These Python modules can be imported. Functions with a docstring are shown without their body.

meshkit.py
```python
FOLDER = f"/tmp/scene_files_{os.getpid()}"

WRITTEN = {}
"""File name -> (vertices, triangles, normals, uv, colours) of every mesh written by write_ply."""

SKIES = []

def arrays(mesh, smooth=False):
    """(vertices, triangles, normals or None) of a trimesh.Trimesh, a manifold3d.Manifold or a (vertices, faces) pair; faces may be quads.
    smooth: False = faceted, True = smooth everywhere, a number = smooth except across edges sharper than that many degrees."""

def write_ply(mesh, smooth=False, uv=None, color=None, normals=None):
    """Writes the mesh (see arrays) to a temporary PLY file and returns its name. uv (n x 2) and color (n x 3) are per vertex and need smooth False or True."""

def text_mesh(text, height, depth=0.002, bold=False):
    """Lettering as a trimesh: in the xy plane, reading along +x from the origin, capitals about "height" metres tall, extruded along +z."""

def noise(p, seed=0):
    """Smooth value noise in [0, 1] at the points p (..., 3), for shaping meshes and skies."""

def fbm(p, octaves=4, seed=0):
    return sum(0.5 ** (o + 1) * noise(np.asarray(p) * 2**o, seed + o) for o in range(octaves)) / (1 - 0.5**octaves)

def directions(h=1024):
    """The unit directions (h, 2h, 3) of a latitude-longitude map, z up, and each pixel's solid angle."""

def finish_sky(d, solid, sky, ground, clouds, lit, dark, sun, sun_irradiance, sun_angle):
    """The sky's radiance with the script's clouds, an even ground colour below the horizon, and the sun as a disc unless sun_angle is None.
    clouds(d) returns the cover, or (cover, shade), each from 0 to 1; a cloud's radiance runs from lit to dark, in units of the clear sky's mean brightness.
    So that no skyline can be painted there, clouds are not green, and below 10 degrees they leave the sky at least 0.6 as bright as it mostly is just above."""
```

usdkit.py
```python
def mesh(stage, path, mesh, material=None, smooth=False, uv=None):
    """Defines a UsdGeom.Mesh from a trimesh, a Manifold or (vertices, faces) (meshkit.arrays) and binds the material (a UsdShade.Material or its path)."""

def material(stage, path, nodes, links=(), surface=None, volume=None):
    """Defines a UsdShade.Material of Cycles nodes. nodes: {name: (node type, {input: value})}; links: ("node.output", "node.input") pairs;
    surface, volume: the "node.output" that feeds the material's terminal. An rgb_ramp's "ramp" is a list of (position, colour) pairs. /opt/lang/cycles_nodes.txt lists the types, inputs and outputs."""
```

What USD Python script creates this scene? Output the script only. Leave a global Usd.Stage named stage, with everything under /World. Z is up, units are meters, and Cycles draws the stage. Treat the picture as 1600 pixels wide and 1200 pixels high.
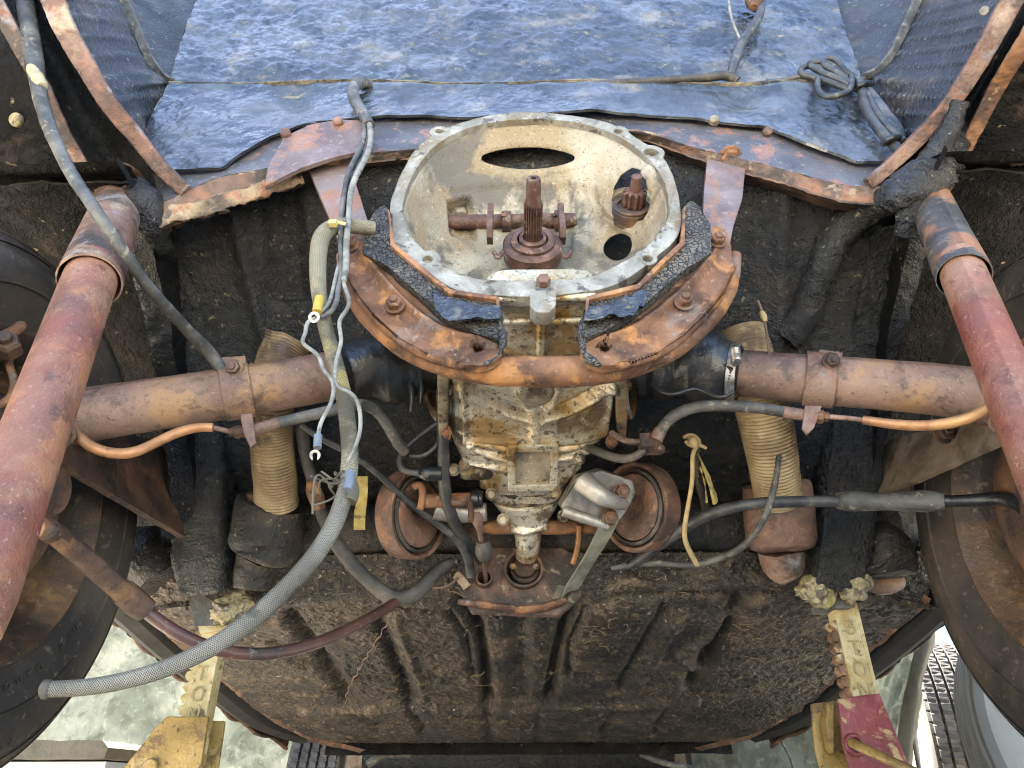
import math, random
import numpy as np, trimesh, usdkit, meshkit
import manifold3d as m3
from shapely.geometry import Polygon, Point
from scipy.interpolate import RectBivariateSpline, CubicSpline
from scipy.spatial import cKDTree
from pxr import Usd, UsdGeom, UsdLux, UsdShade, Gf, Sdf, Vt

random.seed(7); RNG = np.random.default_rng(7)
stage = Usd.Stage.CreateInMemory()
UsdGeom.SetStageUpAxis(stage, UsdGeom.Tokens.z); UsdGeom.SetStageMetersPerUnit(stage, 1.0)
world = UsdGeom.Xform.Define(stage, '/World'); stage.SetDefaultPrim(world.GetPrim())
UsdGeom.Scope.Define(stage, '/World/Looks')

# ---------------------------------------------------------------- camera, sky, sun, exposure
FOC = 1100.0                                   # focal length in pixels of a 1600 wide picture
TH, PSI, TILT, CAMZ = math.radians(40), math.radians(0.8), math.radians(10), 0.32   # pitch against the car, the car's nose-down tilt
EXPOSURE = 3.55
SUN_EL, SUN_AZ = math.radians(56), math.radians(-32)          # azimuth: atan2(x, y) of the way towards the sun
SUN_I, SKY_I = 1.25, 0.07

AX_R = np.array([math.cos(PSI), math.sin(PSI), 0.0])
AX_F = np.array([-math.sin(PSI) * math.cos(TH), math.cos(PSI) * math.cos(TH), math.sin(TH)])
AX_U = np.cross(AX_R, AX_F)
RX = np.array([[1, 0, 0], [0, math.cos(TILT), math.sin(TILT)], [0, -math.sin(TILT), math.cos(TILT)]])


def W(p):                                      # car coordinates (x right, y to the car's nose, z up, origin at the lens) -> world
    return np.asarray(p, float) @ RX.T + [0, 0, CAMZ]


def IW(p):
    return (np.asarray(p, float) - [0, 0, CAMZ]) @ RX


cam = UsdGeom.Camera.Define(stage, '/World/camera')
cam.CreateHorizontalApertureAttr(36.0); cam.CreateVerticalApertureAttr(27.0); cam.CreateFocalLengthAttr(36.0 * FOC / 1600)
cam.CreateClippingRangeAttr(Gf.Vec2f(0.02, 500)); cam.CreateExposureAttr(EXPOSURE)
r_, u_, b_ = RX @ AX_R, RX @ AX_U, -(RX @ AX_F); e_ = W([0, 0, 0])
cam.AddTransformOp().Set(Gf.Matrix4d(*r_, 0, *u_, 0, *b_, 0, *e_, 1))

sky = UsdLux.DomeLight.Define(stage, '/World/sky_light')
sm = usdkit.material(stage, '/World/Looks/sky_material', {
    's': ('sky_texture', {'sky_type': 'single_scattering', 'sun_disc': False, 'sun_elevation': SUN_EL, 'sun_rotation': SUN_AZ, 'altitude': 100.0}),
    'b': ('background_shader', {'strength': SKY_I})}, [('s.color', 'b.color')], surface='b.background')
UsdShade.MaterialBindingAPI.Apply(sky.GetPrim()).Bind(sm)
sun = UsdLux.DistantLight.Define(stage, '/World/sun')
sun.CreateNormalizeAttr(True); sun.CreateIntensityAttr(SUN_I); sun.CreateAngleAttr(0.5); sun.CreateColorAttr(Gf.Vec3f(1, .94, .84))
sdir = np.array([math.sin(SUN_AZ) * math.cos(SUN_EL), math.cos(SUN_AZ) * math.cos(SUN_EL), math.sin(SUN_EL)])
zx = np.cross([0, 0, 1], sdir); zx /= np.linalg.norm(zx); zy = np.cross(sdir, zx)
sun.AddTransformOp().Set(Gf.Matrix4d(*zx, 0, *zy, 0, *sdir, 0, *(sdir * 20), 1))

# ---------------------------------------------------------------- finding points
def ray(u, v):
    return AX_F + (u - 800) / FOC * AX_R + (600 - v) / FOC * AX_U


def P(u, v, Y):
    r = ray(u, v); return r * (Y / r[1])


def PX(u, v, X):
    r = ray(u, v); return r * (X / r[0])


def PZ(u, v, Z):
    r = ray(u, v); return r * (Z / r[2])


def PT(u, v, t):
    return ray(u, v) * t


def zc(p):
    return float(np.dot(p, AX_F))


def px(p, n):                                  # n photo pixels at point p in metres
    return n * zc(p) / FOC


def pix(p):
    p = np.asarray(p, float); d = p @ AX_F
    return np.stack([800 + FOC * (p @ AX_R) / d, 600 - FOC * (p @ AX_U) / d], -1)


def nrm(a):
    a = np.asarray(a, float); return a / np.linalg.norm(a)


# ---------------------------------------------------------------- mesh helpers (all return (vertices, faces) in car coordinates)
def join(*ms):
    vs, fs, n = [], [], 0
    for v, f in ms:
        f = np.asarray(f)
        if f.shape[1] == 4: f = np.vstack([f[:, [0, 1, 2]], f[:, [0, 2, 3]]])
        vs.append(v); fs.append(f + n); n += len(v)
    return np.vstack(vs), np.vstack(fs)


def spline(pts, n):
    pts = np.asarray(pts, float)
    d = np.r_[0, np.cumsum(np.maximum(np.linalg.norm(np.diff(pts[:, :3], axis=0), axis=1), 1e-6))]
    if len(pts) == 2: return pts[0] + np.linspace(0, 1, n)[:, None] * (pts[1] - pts[0])
    from scipy.interpolate import PchipInterpolator
    c = CubicSpline(d, pts, bc_type='natural') if len(pts) > 2 else None
    return c(np.linspace(0, d[-1], n))


def frames(path):
    t = np.gradient(path, axis=0); t /= np.maximum(np.linalg.norm(t, axis=1, keepdims=True), 1e-9)
    a = np.array([0, 0, 1.0]) if abs(t[0][2]) < .9 else np.array([1.0, 0, 0])
    n = [nrm(a - t[0] * (a @ t[0]))]
    for k in range(1, len(path)):
        q = n[-1] - t[k] * (n[-1] @ t[k]); n.append(nrm(q))
    n = np.array(n); return t, n, np.cross(t, n)


def tube(path, rad, n=16, cap=True, ex=1.0, ey=1.0, hollow=0.0):
    path = np.asarray(path, float); k = len(path); rad = np.broadcast_to(np.asarray(rad, float), (k,))
    t, a, b = frames(path); w = np.linspace(0, 2 * np.pi, n, endpoint=False)
    v = path[:, None] + rad[:, None, None] * (ex * np.cos(w)[None, :, None] * a[:, None] + ey * np.sin(w)[None, :, None] * b[:, None])
    v = v.reshape(-1, 3); i = np.arange(k - 1)[:, None] * n; j = np.arange(n)[None]; j2 = (j + 1) % n
    f = np.stack([i + j, i + j2, i + n + j2, i + n + j], -1).reshape(-1, 4)
    f = np.vstack([f[:, [0, 1, 2]], f[:, [0, 2, 3]]])
    if cap:
        c = len(v); v = np.vstack([v, path[0], path[-1]]); jj = np.arange(n); q = (jj + 1) % n; o = (k - 1) * n
        f = np.vstack([f, np.stack([np.full(n, c), q, jj], 1), np.stack([np.full(n, c + 1), o + jj, o + q], 1)])
    return v, f


def ptube(pts, n=60, sides=14, cap=True):
    """pts: (u, v, Y, radius in photo pixels); a smooth tube through them."""
    q = []
    for u, v, Y, r in pts:
        p = P(u, v, Y); q.append([*p, px(p, r)])
    s = spline(q, n); return tube(s[:, :3], np.maximum(s[:, 3], 1e-4), sides, cap)


def tube_uv(path, rad, n=24):
    path = np.asarray(path, float); k = len(path); rad = np.broadcast_to(np.asarray(rad, float), (k,))
    t, a, b = frames(path); w = np.linspace(0, 2 * np.pi, n + 1)
    v = (path[:, None] + rad[:, None, None] * (np.cos(w)[None, :, None] * a[:, None] + np.sin(w)[None, :, None] * b[:, None])).reshape(-1, 3)
    L = np.r_[0, np.cumsum(np.linalg.norm(np.diff(path, axis=0), axis=1))]
    uv = np.stack(np.broadcast_arrays(w[None] / (2 * np.pi), L[:, None]), -1).reshape(-1, 2)
    i = np.arange(k - 1)[:, None] * (n + 1); j = np.arange(n)[None]
    f = np.stack([i + j, i + j + 1, i + n + 2 + j, i + n + 1 + j], -1).reshape(-1, 4)
    return v, np.vstack([f[:, [0, 1, 2]], f[:, [0, 2, 3]]]), uv


def basis(d):
    d = nrm(d); a = np.array([0, 0, 1.0]) if abs(d[2]) < .9 else np.array([0, 1.0, 0])
    x = nrm(np.cross(a, d)); return x, np.cross(d, x), d


def lathe(prof, o, d, n=48, mod=None):
    """prof: (radius, height along d); radius 0 at an end closes it. mod(angle) scales the radius."""
    x, y, z = basis(d); prof = np.asarray(prof, float); w = np.linspace(0, 2 * np.pi, n, endpoint=False)
    m = np.ones((len(prof), n)) if mod is None else np.array([[mod(a, h) for a in w] for _, h in prof])
    r = prof[:, 0][:, None] * m
    v = np.asarray(o) + (r * np.cos(w))[..., None] * x + (r * np.sin(w))[..., None] * y + prof[:, 1][:, None, None] * z
    k = len(prof); i = np.arange(k - 1)[:, None] * n; j = np.arange(n)[None]; j2 = (j + 1) % n
    f = np.stack([i + j, i + j2, i + n + j2, i + n + j], -1).reshape(-1, 4)
    return v.reshape(-1, 3), np.vstack([f[:, [0, 1, 2]], f[:, [0, 2, 3]]])


def ring(ro, ri, h, o, d, n=48, ch=.0012):
    return lathe([(ri, 0), (ro - ch, 0), (ro, ch), (ro, h - ch), (ro - ch, h), (ri + ch, h), (ri, h - ch), (ri, 0)], o, d, n)


def disc(r, h, o, d, n=40, ch=.0015):
    ch = min(ch, r * .4, abs(h) * .4)
    return lathe([(0, 0), (r - ch, 0), (r, ch), (r, h - ch), (r - ch, h), (0, h)], o, d, n)


def bolt(o, d, r, h=None, washer=True, stud=True):
    h = h or r * .8; o = np.asarray(o, float); d = nrm(d)
    ms = []
    z0 = 0
    if washer: ms.append(disc(r * 1.28, r * .22, o, d, 22, r * .05)); z0 = r * .22
    ms.append(lathe([(r, z0), (r, z0 + h * .8), (r * .84, z0 + h), (0, z0 + h)], o, d, 6))
    if stud: ms.append(disc(r * .5, h * .45, o + d * (z0 + h - .0004), d, 14, r * .1))
    return join(*ms)


def grid(fn, nu, nv):
    a, b = np.meshgrid(np.linspace(0, 1, nu), np.linspace(0, 1, nv)); v = fn(a.ravel(), b.ravel())
    i = np.arange(nv - 1)[:, None] * nu; j = np.arange(nu - 1)[None]
    f = np.stack([i + j, i + j + 1, i + nu + j + 1, i + nu + j], -1).reshape(-1, 4)
    return v, f


def gnormals(v, nu, nv):
    g = v.reshape(nv, nu, 3); n = np.cross(np.gradient(g, axis=1), np.gradient(g, axis=0))
    n /= np.maximum(np.linalg.norm(n, axis=-1, keepdims=True), 1e-12); n = n.reshape(-1, 3)
    s = np.sign((n * -v).sum(1)); s[s == 0] = 1
    return n * (1 if np.median(s) > 0 else -1)


def patch(rows, nu=60, nv=60, thick=.003, disp=None, bump=(), ragged=None):
    """rows of control points (u, v, Y) -> a smooth sheet with thickness; disp(pix, v) metres towards the viewer; bump: (amplitude, scale, seed)."""
    C = np.array([[P(*c) if len(c) == 3 else np.array(c[1:]) for c in r] for r in rows])
    return sheet(C, nu, nv, thick, disp, bump, ragged)


def sheet(C, nu=60, nv=60, thick=.003, disp=None, bump=(), ragged=None):
    R, K = C.shape[:2]; a, b = np.linspace(0, 1, K), np.linspace(0, 1, R)
    S = [RectBivariateSpline(b, a, C[..., k], kx=min(3, R - 1), ky=min(3, K - 1)) for k in range(3)]
    v, f = grid(lambda s, t: np.stack([q.ev(t, s) for q in S], 1), nu, nv)
    n = gnormals(v, nu, nv); d = np.zeros(len(v))
    if disp is not None: d = d + disp(pix(v), v)
    for amp, sc, seed in bump: d = d + amp * (meshkit.fbm(v * sc + 31.7, 3, seed) * 2 - 1)
    v = v + n * d[:, None]
    f3 = np.vstack([f[:, [0, 1, 2]], f[:, [0, 2, 3]]])
    if ragged is not None:
        keep = ragged(pix(v[f3].mean(1)), v[f3].mean(1)); f3 = f3[keep]
    if thick:
        n2 = gnormals(v, nu, nv); m = len(v); vb = v - n2 * thick
        e = np.vstack([f3[:, [0, 1]], f3[:, [1, 2]], f3[:, [2, 0]]]); key = np.sort(e, 1); _, inv, cnt = np.unique(key, axis=0, return_inverse=True, return_counts=True)
        o = e[cnt[inv.ravel()] == 1]
        side = np.vstack([np.stack([o[:, 1], o[:, 0], o[:, 0] + m], 1), np.stack([o[:, 1], o[:, 0] + m, o[:, 1] + m], 1)])
        v = np.vstack([v, vb]); f3 = np.vstack([f3, f3[:, ::-1] + m, side])
    return v, f3


def vnormals(v, f):
    n = np.zeros_like(v); q = np.cross(v[f[:, 1]] - v[f[:, 0]], v[f[:, 2]] - v[f[:, 0]])
    for k in range(3): np.add.at(n, f[:, k], q)
    return n / np.maximum(np.linalg.norm(n, axis=1, keepdims=True), 1e-12)


def rough(m, *layers, octaves=3):
    v, f = m; n = vnormals(v, f); d = np.zeros(len(v))
    for amp, sc, seed in layers: d += amp * (meshkit.fbm(v * sc + 17.3, octaves, seed) * 2 - 1)
    return v + n * d[:, None], f


def inside(q, poly):
    x, y = q[:, 0], q[:, 1]; r = np.zeros(len(q), bool); n = len(poly)
    for k in range(n):
        (x1, y1), (x2, y2) = poly[k], poly[(k + 1) % n]
        c = ((y1 > y) != (y2 > y)) & (x < (x2 - x1) * (y - y1) / ((y2 - y1) or 1e-9) + x1); r ^= c
    return r


def seg_dist(p, poly):
    d = np.full(len(p), 1e9)
    for a, b in zip(poly[:-1], poly[1:]):
        a, b = np.array(a, float), np.array(b, float); ab = b - a
        t = np.clip(((p - a) @ ab) / (ab @ ab), 0, 1); d = np.minimum(d, np.linalg.norm(p - a - t[:, None] * ab, axis=1))
    return d


def sstep(x, a, b):
    t = np.clip((x - a) / (b - a), 0, 1); return t * t * (3 - 2 * t)


def plateau(q, poly, h, soft=6):
    d = seg_dist(q, list(poly) + [poly[0]]); d = np.where(inside(q, poly), d, -d); return h * sstep(d, -soft, soft)


def curve(pts, n=40):
    return [tuple(x) for x in spline(np.c_[np.array(pts, float), np.zeros(len(pts))], n)[:, :2]]


def ridge(q, pts, wd, h):
    return h * np.exp(-(seg_dist(q, pts) / wd) ** 2)


def emboss(m, fn):
    """raises the vertices that face the lens by fn(photo pixels) metres along their normals"""
    v, f = m; n = vnormals(v, f); s = np.sign((n * (v.mean(0) - v)).sum(1).sum()); face = (n * -v).sum(1) / np.linalg.norm(v, axis=1)
    k = sstep(face, .02, .25); return v + n * (fn(pix(v)) * k)[:, None], f


def refine(m, h):
    t = trimesh.Trimesh(m[0], m[1], process=False); v, f = trimesh.remesh.subdivide_to_size(t.vertices, t.faces, h, max_iter=8)
    t = trimesh.Trimesh(v, f, process=True); t.merge_vertices(); return np.array(t.vertices), np.array(t.faces)


def prism(poly, o, ex, ey, depth, simplify=0):
    """shapely polygon in the plane (o; ex, ey), extruded by depth along ex x ey."""
    poly = poly.buffer(0); poly = poly if poly.geom_type == 'Polygon' else max(poly.geoms, key=lambda z: z.area)
    t = trimesh.creation.extrude_polygon(poly, depth, engine='earcut'); ez = np.cross(ex, ey)
    return np.asarray(o) + t.vertices[:, :1] * ex + t.vertices[:, 1:2] * ey + t.vertices[:, 2:] * ez, np.array(t.faces)


def yprism(pts, Y, depth, holes=(), rnd=0.0, slope=None):
    """polygon of photo pixels standing on the plane y = Y, with a chamfered front, going depth forwards."""
    q = np.array([P(u, v, Y) for u, v in pts])[:, [0, 2]]
    g = Polygon(q).buffer(0)
    if rnd: g = g.buffer(rnd).buffer(-2 * rnd).buffer(rnd)
    for (u, v, r) in holes:
        c = P(u, v, Y); g = g.difference(Point(c[0], c[2]).buffer(px(c, r)))
    if g.geom_type != 'Polygon': g = max(g.geoms, key=lambda z: z.area)
    return prism(g, [0, Y, 0], np.array([1.0, 0, 0]), np.array([0, 0, 1.0]), -depth) if False else prism(g, [0, Y + depth, 0], np.array([1.0, 0, 0]), np.array([0, 0, 1.0]), depth)


def man(m):
    v, f = m; t = trimesh.Trimesh(v, f, process=True); t.merge_vertices(digits_vertex=7); t.update_faces(t.nondegenerate_faces()); t.fix_normals()
    return m3.Manifold(m3.Mesh(np.asarray(t.vertices, np.float32), np.asarray(t.faces, np.uint32)))


def unman(M):
    q = M.to_mesh(); return np.array(q.vert_properties[:, :3], float), np.array(q.tri_verts)


def hit(u, v, m):
    """where the line of sight through a photo point meets the mesh, and the surface's direction there"""
    t = trimesh.Trimesh(m[0], m[1], process=False); d = ray(u, v); p, _, k = t.ray.intersects_location([[0, 0, 0]], [d], multiple_hits=False)
    if not len(p): return P(u, v, .5), nrm(-d)
    n = t.face_normals[k[0]]; return p[0], n if n @ d < 0 else -n


def text_on(text, height, depth, o, ex, ey, bold=True, centre=True):
    t = meshkit.text_mesh(text, height, depth, bold); v = np.array(t.vertices)
    if centre: v[:, :2] -= (v[:, :2].max(0) + v[:, :2].min(0)) / 2
    ez = np.cross(ex, ey); return np.asarray(o) + v[:, :1] * ex + v[:, 1:2] * ey + v[:, 2:] * ez, np.array(t.faces)


# ---------------------------------------------------------------- materials
LOOKS = {}


def mat(name, ramp, scale=18, over=(), rgh=(.5, .75), metal=0.0, bumps=((220, .0012),), spec=.5, detail=5, cracks=None, stripes=None, bevel=0, distort=.4, trans=None, coat=0):
    """ramp: colours over a noise; over: (colour, scale, low, high, amount) patches; bumps: (scale, metres); cracks: (scale, metres) voronoi edges."""
    N = {'g': ('geometry', {}), 'n0': ('noise_texture', {'scale': float(scale), 'detail': float(detail), 'roughness': .62, 'distortion': distort}), 'c0': ('rgb_ramp', {'ramp': [(.36 + .28 * i / max(1, len(ramp) - 1), c) for i, c in enumerate(ramp)]})}
    L = [('g.position', 'n0.vector'), ('n0.fac', 'c0.fac')]
    col = 'c0.color'
    for i, (c, sc, lo, hi, amt) in enumerate(over):
        N[f'on{i}'] = ('noise_texture', {'scale': float(sc), 'detail': 6.0, 'roughness': .65, 'distortion': .3}); L.append(('g.position', f'on{i}.vector'))
        N[f'om{i}'] = ('map_range', {'from_min': .5 + (float(lo) - .5) * .66, 'from_max': .5 + (float(hi) - .5) * .66, 'to_min': 0.0, 'to_max': float(amt), 'clamp': True}); L.append((f'on{i}.fac', f'om{i}.value'))
        N[f'ox{i}'] = ('mix_color', {'b': c}); L += [(f'om{i}.result', f'ox{i}.fac'), (col, f'ox{i}.a')]; col = f'ox{i}.result'
    N['rn'] = ('noise_texture', {'scale': float(scale) * 2.3, 'detail': 4.0}); N['rm'] = ('map_range', {'from_min': .3, 'from_max': .7, 'to_min': float(rgh[0]), 'to_max': float(rgh[1]), 'clamp': True})
    L += [('g.position', 'rn.vector'), ('rn.fac', 'rm.value')]
    N['p'] = ('principled_bsdf', {'metallic': float(metal), 'specular_ior_level': float(spec), 'coat_weight': float(coat), 'coat_roughness': .25})
    nrml = None
    if bevel:
        N['bv'] = ('bevel', {'samples': 4, 'radius': float(bevel)}); nrml = 'bv.bevel'
    for i, (sc, dist, *dt) in enumerate(bumps):
        N[f'bn{i}'] = ('noise_texture', {'scale': float(sc), 'detail': float(dt[0]) if dt else 3.0, 'roughness': .6}); L.append(('g.position', f'bn{i}.vector'))
        N[f'bb{i}'] = ('bump', {'distance': float(dist), 'strength': 1.0}); L.append((f'bn{i}.fac', f'bb{i}.height'))
        if nrml: L.append((nrml, f'bb{i}.normal'))
        nrml = f'bb{i}.normal'
    if cracks:
        N['v'] = ('voronoi_texture', {'feature': 'distance_to_edge', 'scale': float(cracks[0])}); N['vm'] = ('map_range', {'from_min': 0.0, 'from_max': .12, 'to_min': 0.0, 'to_max': 1.0, 'clamp': True})
        N['vb'] = ('bump', {'distance': float(cracks[1]), 'strength': 1.0}); N['vd'] = ('noise_texture', {'scale': 60.0, 'detail': 2.0}); N['va'] = ('vector_math', {'math_type': 'multiply_add', 'vector2': (.02, .02, .02)})
        L += [('vd.color', 'va.vector1'), ('g.position', 'va.vector3'), ('va.vector', 'v.vector'), ('v.distance', 'vm.value'), ('vm.result', 'vb.height')]
        if nrml: L.append((nrml, 'vb.normal'))
        nrml = 'vb.normal'
        N['vx'] = ('mix_color', {'a': (.004, .004, .004)}); L += [('vm.result', 'vx.fac'), (col, 'vx.b')]; col = 'vx.result'
    if stripes:                                # (around, along, distance, second colour): crossing threads of a braid in UV
        ar, al, dist, c2 = stripes
        N['uv'] = ('texture_coordinate', {})
        for i, sgn in enumerate((1, -1)):
            N[f'mp{i}'] = ('mapping', {'scale': (float(ar), float(al) * sgn, 1.0)}); N[f'w{i}'] = ('wave_texture', {'wave_type': 'bands', 'bands_direction': 'diagonal', 'profile': 'sine', 'scale': .3142})
            L += [('uv.UV', f'mp{i}.vector'), (f'mp{i}.vector', f'w{i}.vector')]
        N['wm'] = ('math', {'math_type': 'maximum'}); N['wb'] = ('bump', {'distance': float(dist), 'strength': 1.0}); N['wx'] = ('mix_color', {'b': c2}); N['wr'] = ('map_range', {'from_min': .45, 'from_max': .8, 'to_min': 1.0, 'to_max': 0.0, 'clamp': True})
        L += [('w0.fac', 'wm.value1'), ('w1.fac', 'wm.value2'), ('wm.value', 'wb.height'), ('wm.value', 'wr.value'), ('wr.result', 'wx.fac'), (col, 'wx.a')]
        if nrml: L.append((nrml, 'wb.normal'))
        nrml = 'wb.normal'; col = 'wx.result'
    L += [(col, 'p.base_color'), ('rm.result', 'p.roughness')]
    if nrml: L.append((nrml, 'p.normal'))
    surf = 'p.BSDF'
    if trans:
        N['t'] = ('translucent_bsdf', {}); N['mx'] = ('mix_closure', {'fac': float(trans)}); L += [(col, 't.color'), ('p.BSDF', 'mx.closure1'), ('t.BSDF', 'mx.closure2')]; surf = 'mx.closure'
    LOOKS[name] = usdkit.material(stage, '/World/Looks/' + name, N, L, surface=surf)


TAN = (.34, .25, .15); RUST_O = (.36, .13, .04); RUST_B = (.15, .065, .035); RUST_D = (.06, .03, .02); TARC = (.012, .011, .011)
mat('tar', [(.003, .003, .003), (.007, .0062, .0056), (.014, .0115, .0095)], 14, [((.10, .066, .038), 9, .60, .82, .28), ((.34, .25, .14), 100, .69, .76, .7)], (.12, .36), bumps=((230, .0085), (480, .0024)), spec=.9)
mat('tar_thick', [(.003, .003, .003), (.006, .0055, .005), (.011, .009, .008)], 20, [((.12, .08, .05), 18, .66, .80, .35)], (.14, .38), bumps=((170, .009), (400, .003)), spec=.8)
mat('tar_brown', [(.010, .008, .006), (.026, .019, .013), (.048, .034, .021)], 10, [((.006, .0055, .005), 7, .5, .62, .9), ((.36, .24, .11), 130, .70, .76, .7)], (.4, .66), bumps=((150, .004), (400, .0012)))
mat('pan_tar', [(.009, .0072, .0055), (.024, .0185, .013), (.05, .037, .024)], 7, [((.17, .122, .07), 24, .55, .74, .55), ((.42, .31, .18), 150, .64, .74, .7), ((.007, .006, .005), 5, .52, .66, .75)], (.38, .66), bumps=((150, .005, 2), (380, .0016, 1)), spec=.5)
mat('tar_board', [(.008, .0085, .009), (.024, .025, .027), (.055, .056, .057)], 6, [((.20, .155, .10), 11, .57, .76, .5), ((.44, .40, .34), 190, .73, .78, .6), ((.004, .004, .004), 13, .54, .66, .9)], (.14, .48), bumps=((11, .022, 1.5), (34, .009, 1.5), (90, .0025, 1)), spec=.95, coat=.35)
mat('tar_dimple', [(.006, .006, .007), (.013, .013, .015), (.026, .026, .027)], 9, [((.13, .105, .075), 10, .58, .80, .5), ((.42, .38, .32), 190, .70, .76, .7)], (.28, .55), bumps=((300, .002), (90, .003)), spec=.55)
mat('rust_brown', [(.055, .026, .015), (.155, .072, .036), (.27, .135, .065)], 12, [((.36, .165, .055), 20, .53, .67, .8), ((.028, .018, .013), 9, .55, .68, .8), ((.32, .24, .17), 90, .64, .74, .5), ((.19, .165, .15), 14, .62, .72, .45)], (.5, .78), bumps=((260, .0012), (80, .0014)), spec=.32, bevel=.0025)
mat('rust_axle', [(.085, .050, .037), (.165, .096, .068), (.26, .155, .108)], 8, [((.34, .19, .08), 12, .57, .70, .65), ((.04, .027, .022), 22, .56, .70, .75), ((.42, .32, .23), 210, .65, .75, .4), ((.06, .035, .026), 120, .60, .70, .5)], (.42, .66), bumps=((300, .0012), (60, .0012)), bevel=.002)
mat('rust_red', [(.075, .032, .020), (.15, .062, .037), (.21, .098, .06)], 7, [((.30, .17, .105), 6, .52, .68, .55), ((.27, .115, .045), 16, .54, .68, .65), ((.04, .022, .017), 60, .60, .72, .6), ((.17, .040, .027), 5, .55, .68, .6), ((.42, .30, .22), 260, .65, .75, .45)], (.34, .58), bumps=((320, .0012), (70, .0014)), spec=.45)
mat('rust_flake', [(.075, .042, .031), (.15, .082, .058), (.24, .15, .105)], 14, [((.40, .31, .21), 12, .58, .70, .6), ((.03, .022, .017), 10, .52, .65, .85), ((.24, .10, .055), 30, .58, .70, .5), ((.20, .18, .18), 24, .58, .70, .75)], (.45, .78), bumps=((140, .0026), (360, .0012)), spec=.35)
mat('rust_dark', [(.03, .02, .015), (.075, .042, .026), (.13, .065, .035)], 15, [((.24, .12, .05), 18, .58, .74, .6), ((.015, .013, .012), 10, .54, .68, .8)], (.5, .75), bumps=((220, .0015), (70, .002)))
mat('rust_shaft', [(.04, .021, .016), (.09, .043, .03), (.14, .07, .048)], 40, [((.28, .20, .13), 90, .6, .72, .5)], (.45, .65), metal=.15, bumps=((500, .0006),), bevel=.0008)
mat('alu_rim', [(.14, .125, .10), (.215, .20, .165), (.30, .28, .24)], 22, [((.16, .12, .07), 9, .51, .65, .85), ((.05, .043, .035), 46, .61, .70, .85), ((.42, .39, .34), 60, .60, .72, .45)], (.55, .75), metal=.15, bumps=((420, .0010), (60, .0012)), spec=.4, bevel=.0025)
mat('alu_dusty', [(.165, .14, .10), (.27, .235, .17), (.38, .335, .25)], 6, [((.22, .155, .08), 5, .50, .66, .8), ((.56, .49, .36), 200, .66, .75, .6), ((.10, .088, .07), 7, .53, .61, .9), ((.06, .05, .04), 240, .63, .72, .8)], (.5, .78), metal=.1, bumps=((320, .0014), (90, .0012)), bevel=.003)
mat('alu_oily', [(.28, .225, .13), (.52, .46, .33), (.70, .65, .53)], 6, [((.33, .17, .03), 9, .51, .63, .85), ((.06, .035, .014), 110, .57, .68, .8), ((.10, .055, .02), 12, .58, .66, .8), ((.25, .17, .07), 240, .56, .68, .6)], (.12, .32), metal=.5, bumps=((420, .0009), (40, .0014)), bevel=.004)
mat('alu_dark', [(.10, .08, .05), (.24, .19, .12), (.38, .32, .22)], 24, [((.02, .014, .009), 20, .50, .62, .92), ((.30, .16, .04), 30, .58, .68, .7)], (.25, .5), metal=.4, bumps=((300, .0011),), bevel=.0025)
mat('alu_grey', [(.22, .20, .17), (.36, .33, .29), (.46, .43, .38)], 16, [((.10, .08, .055), 12, .58, .74, .7)], (.3, .5), metal=.6, bumps=((300, .0008),), bevel=.004)
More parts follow.
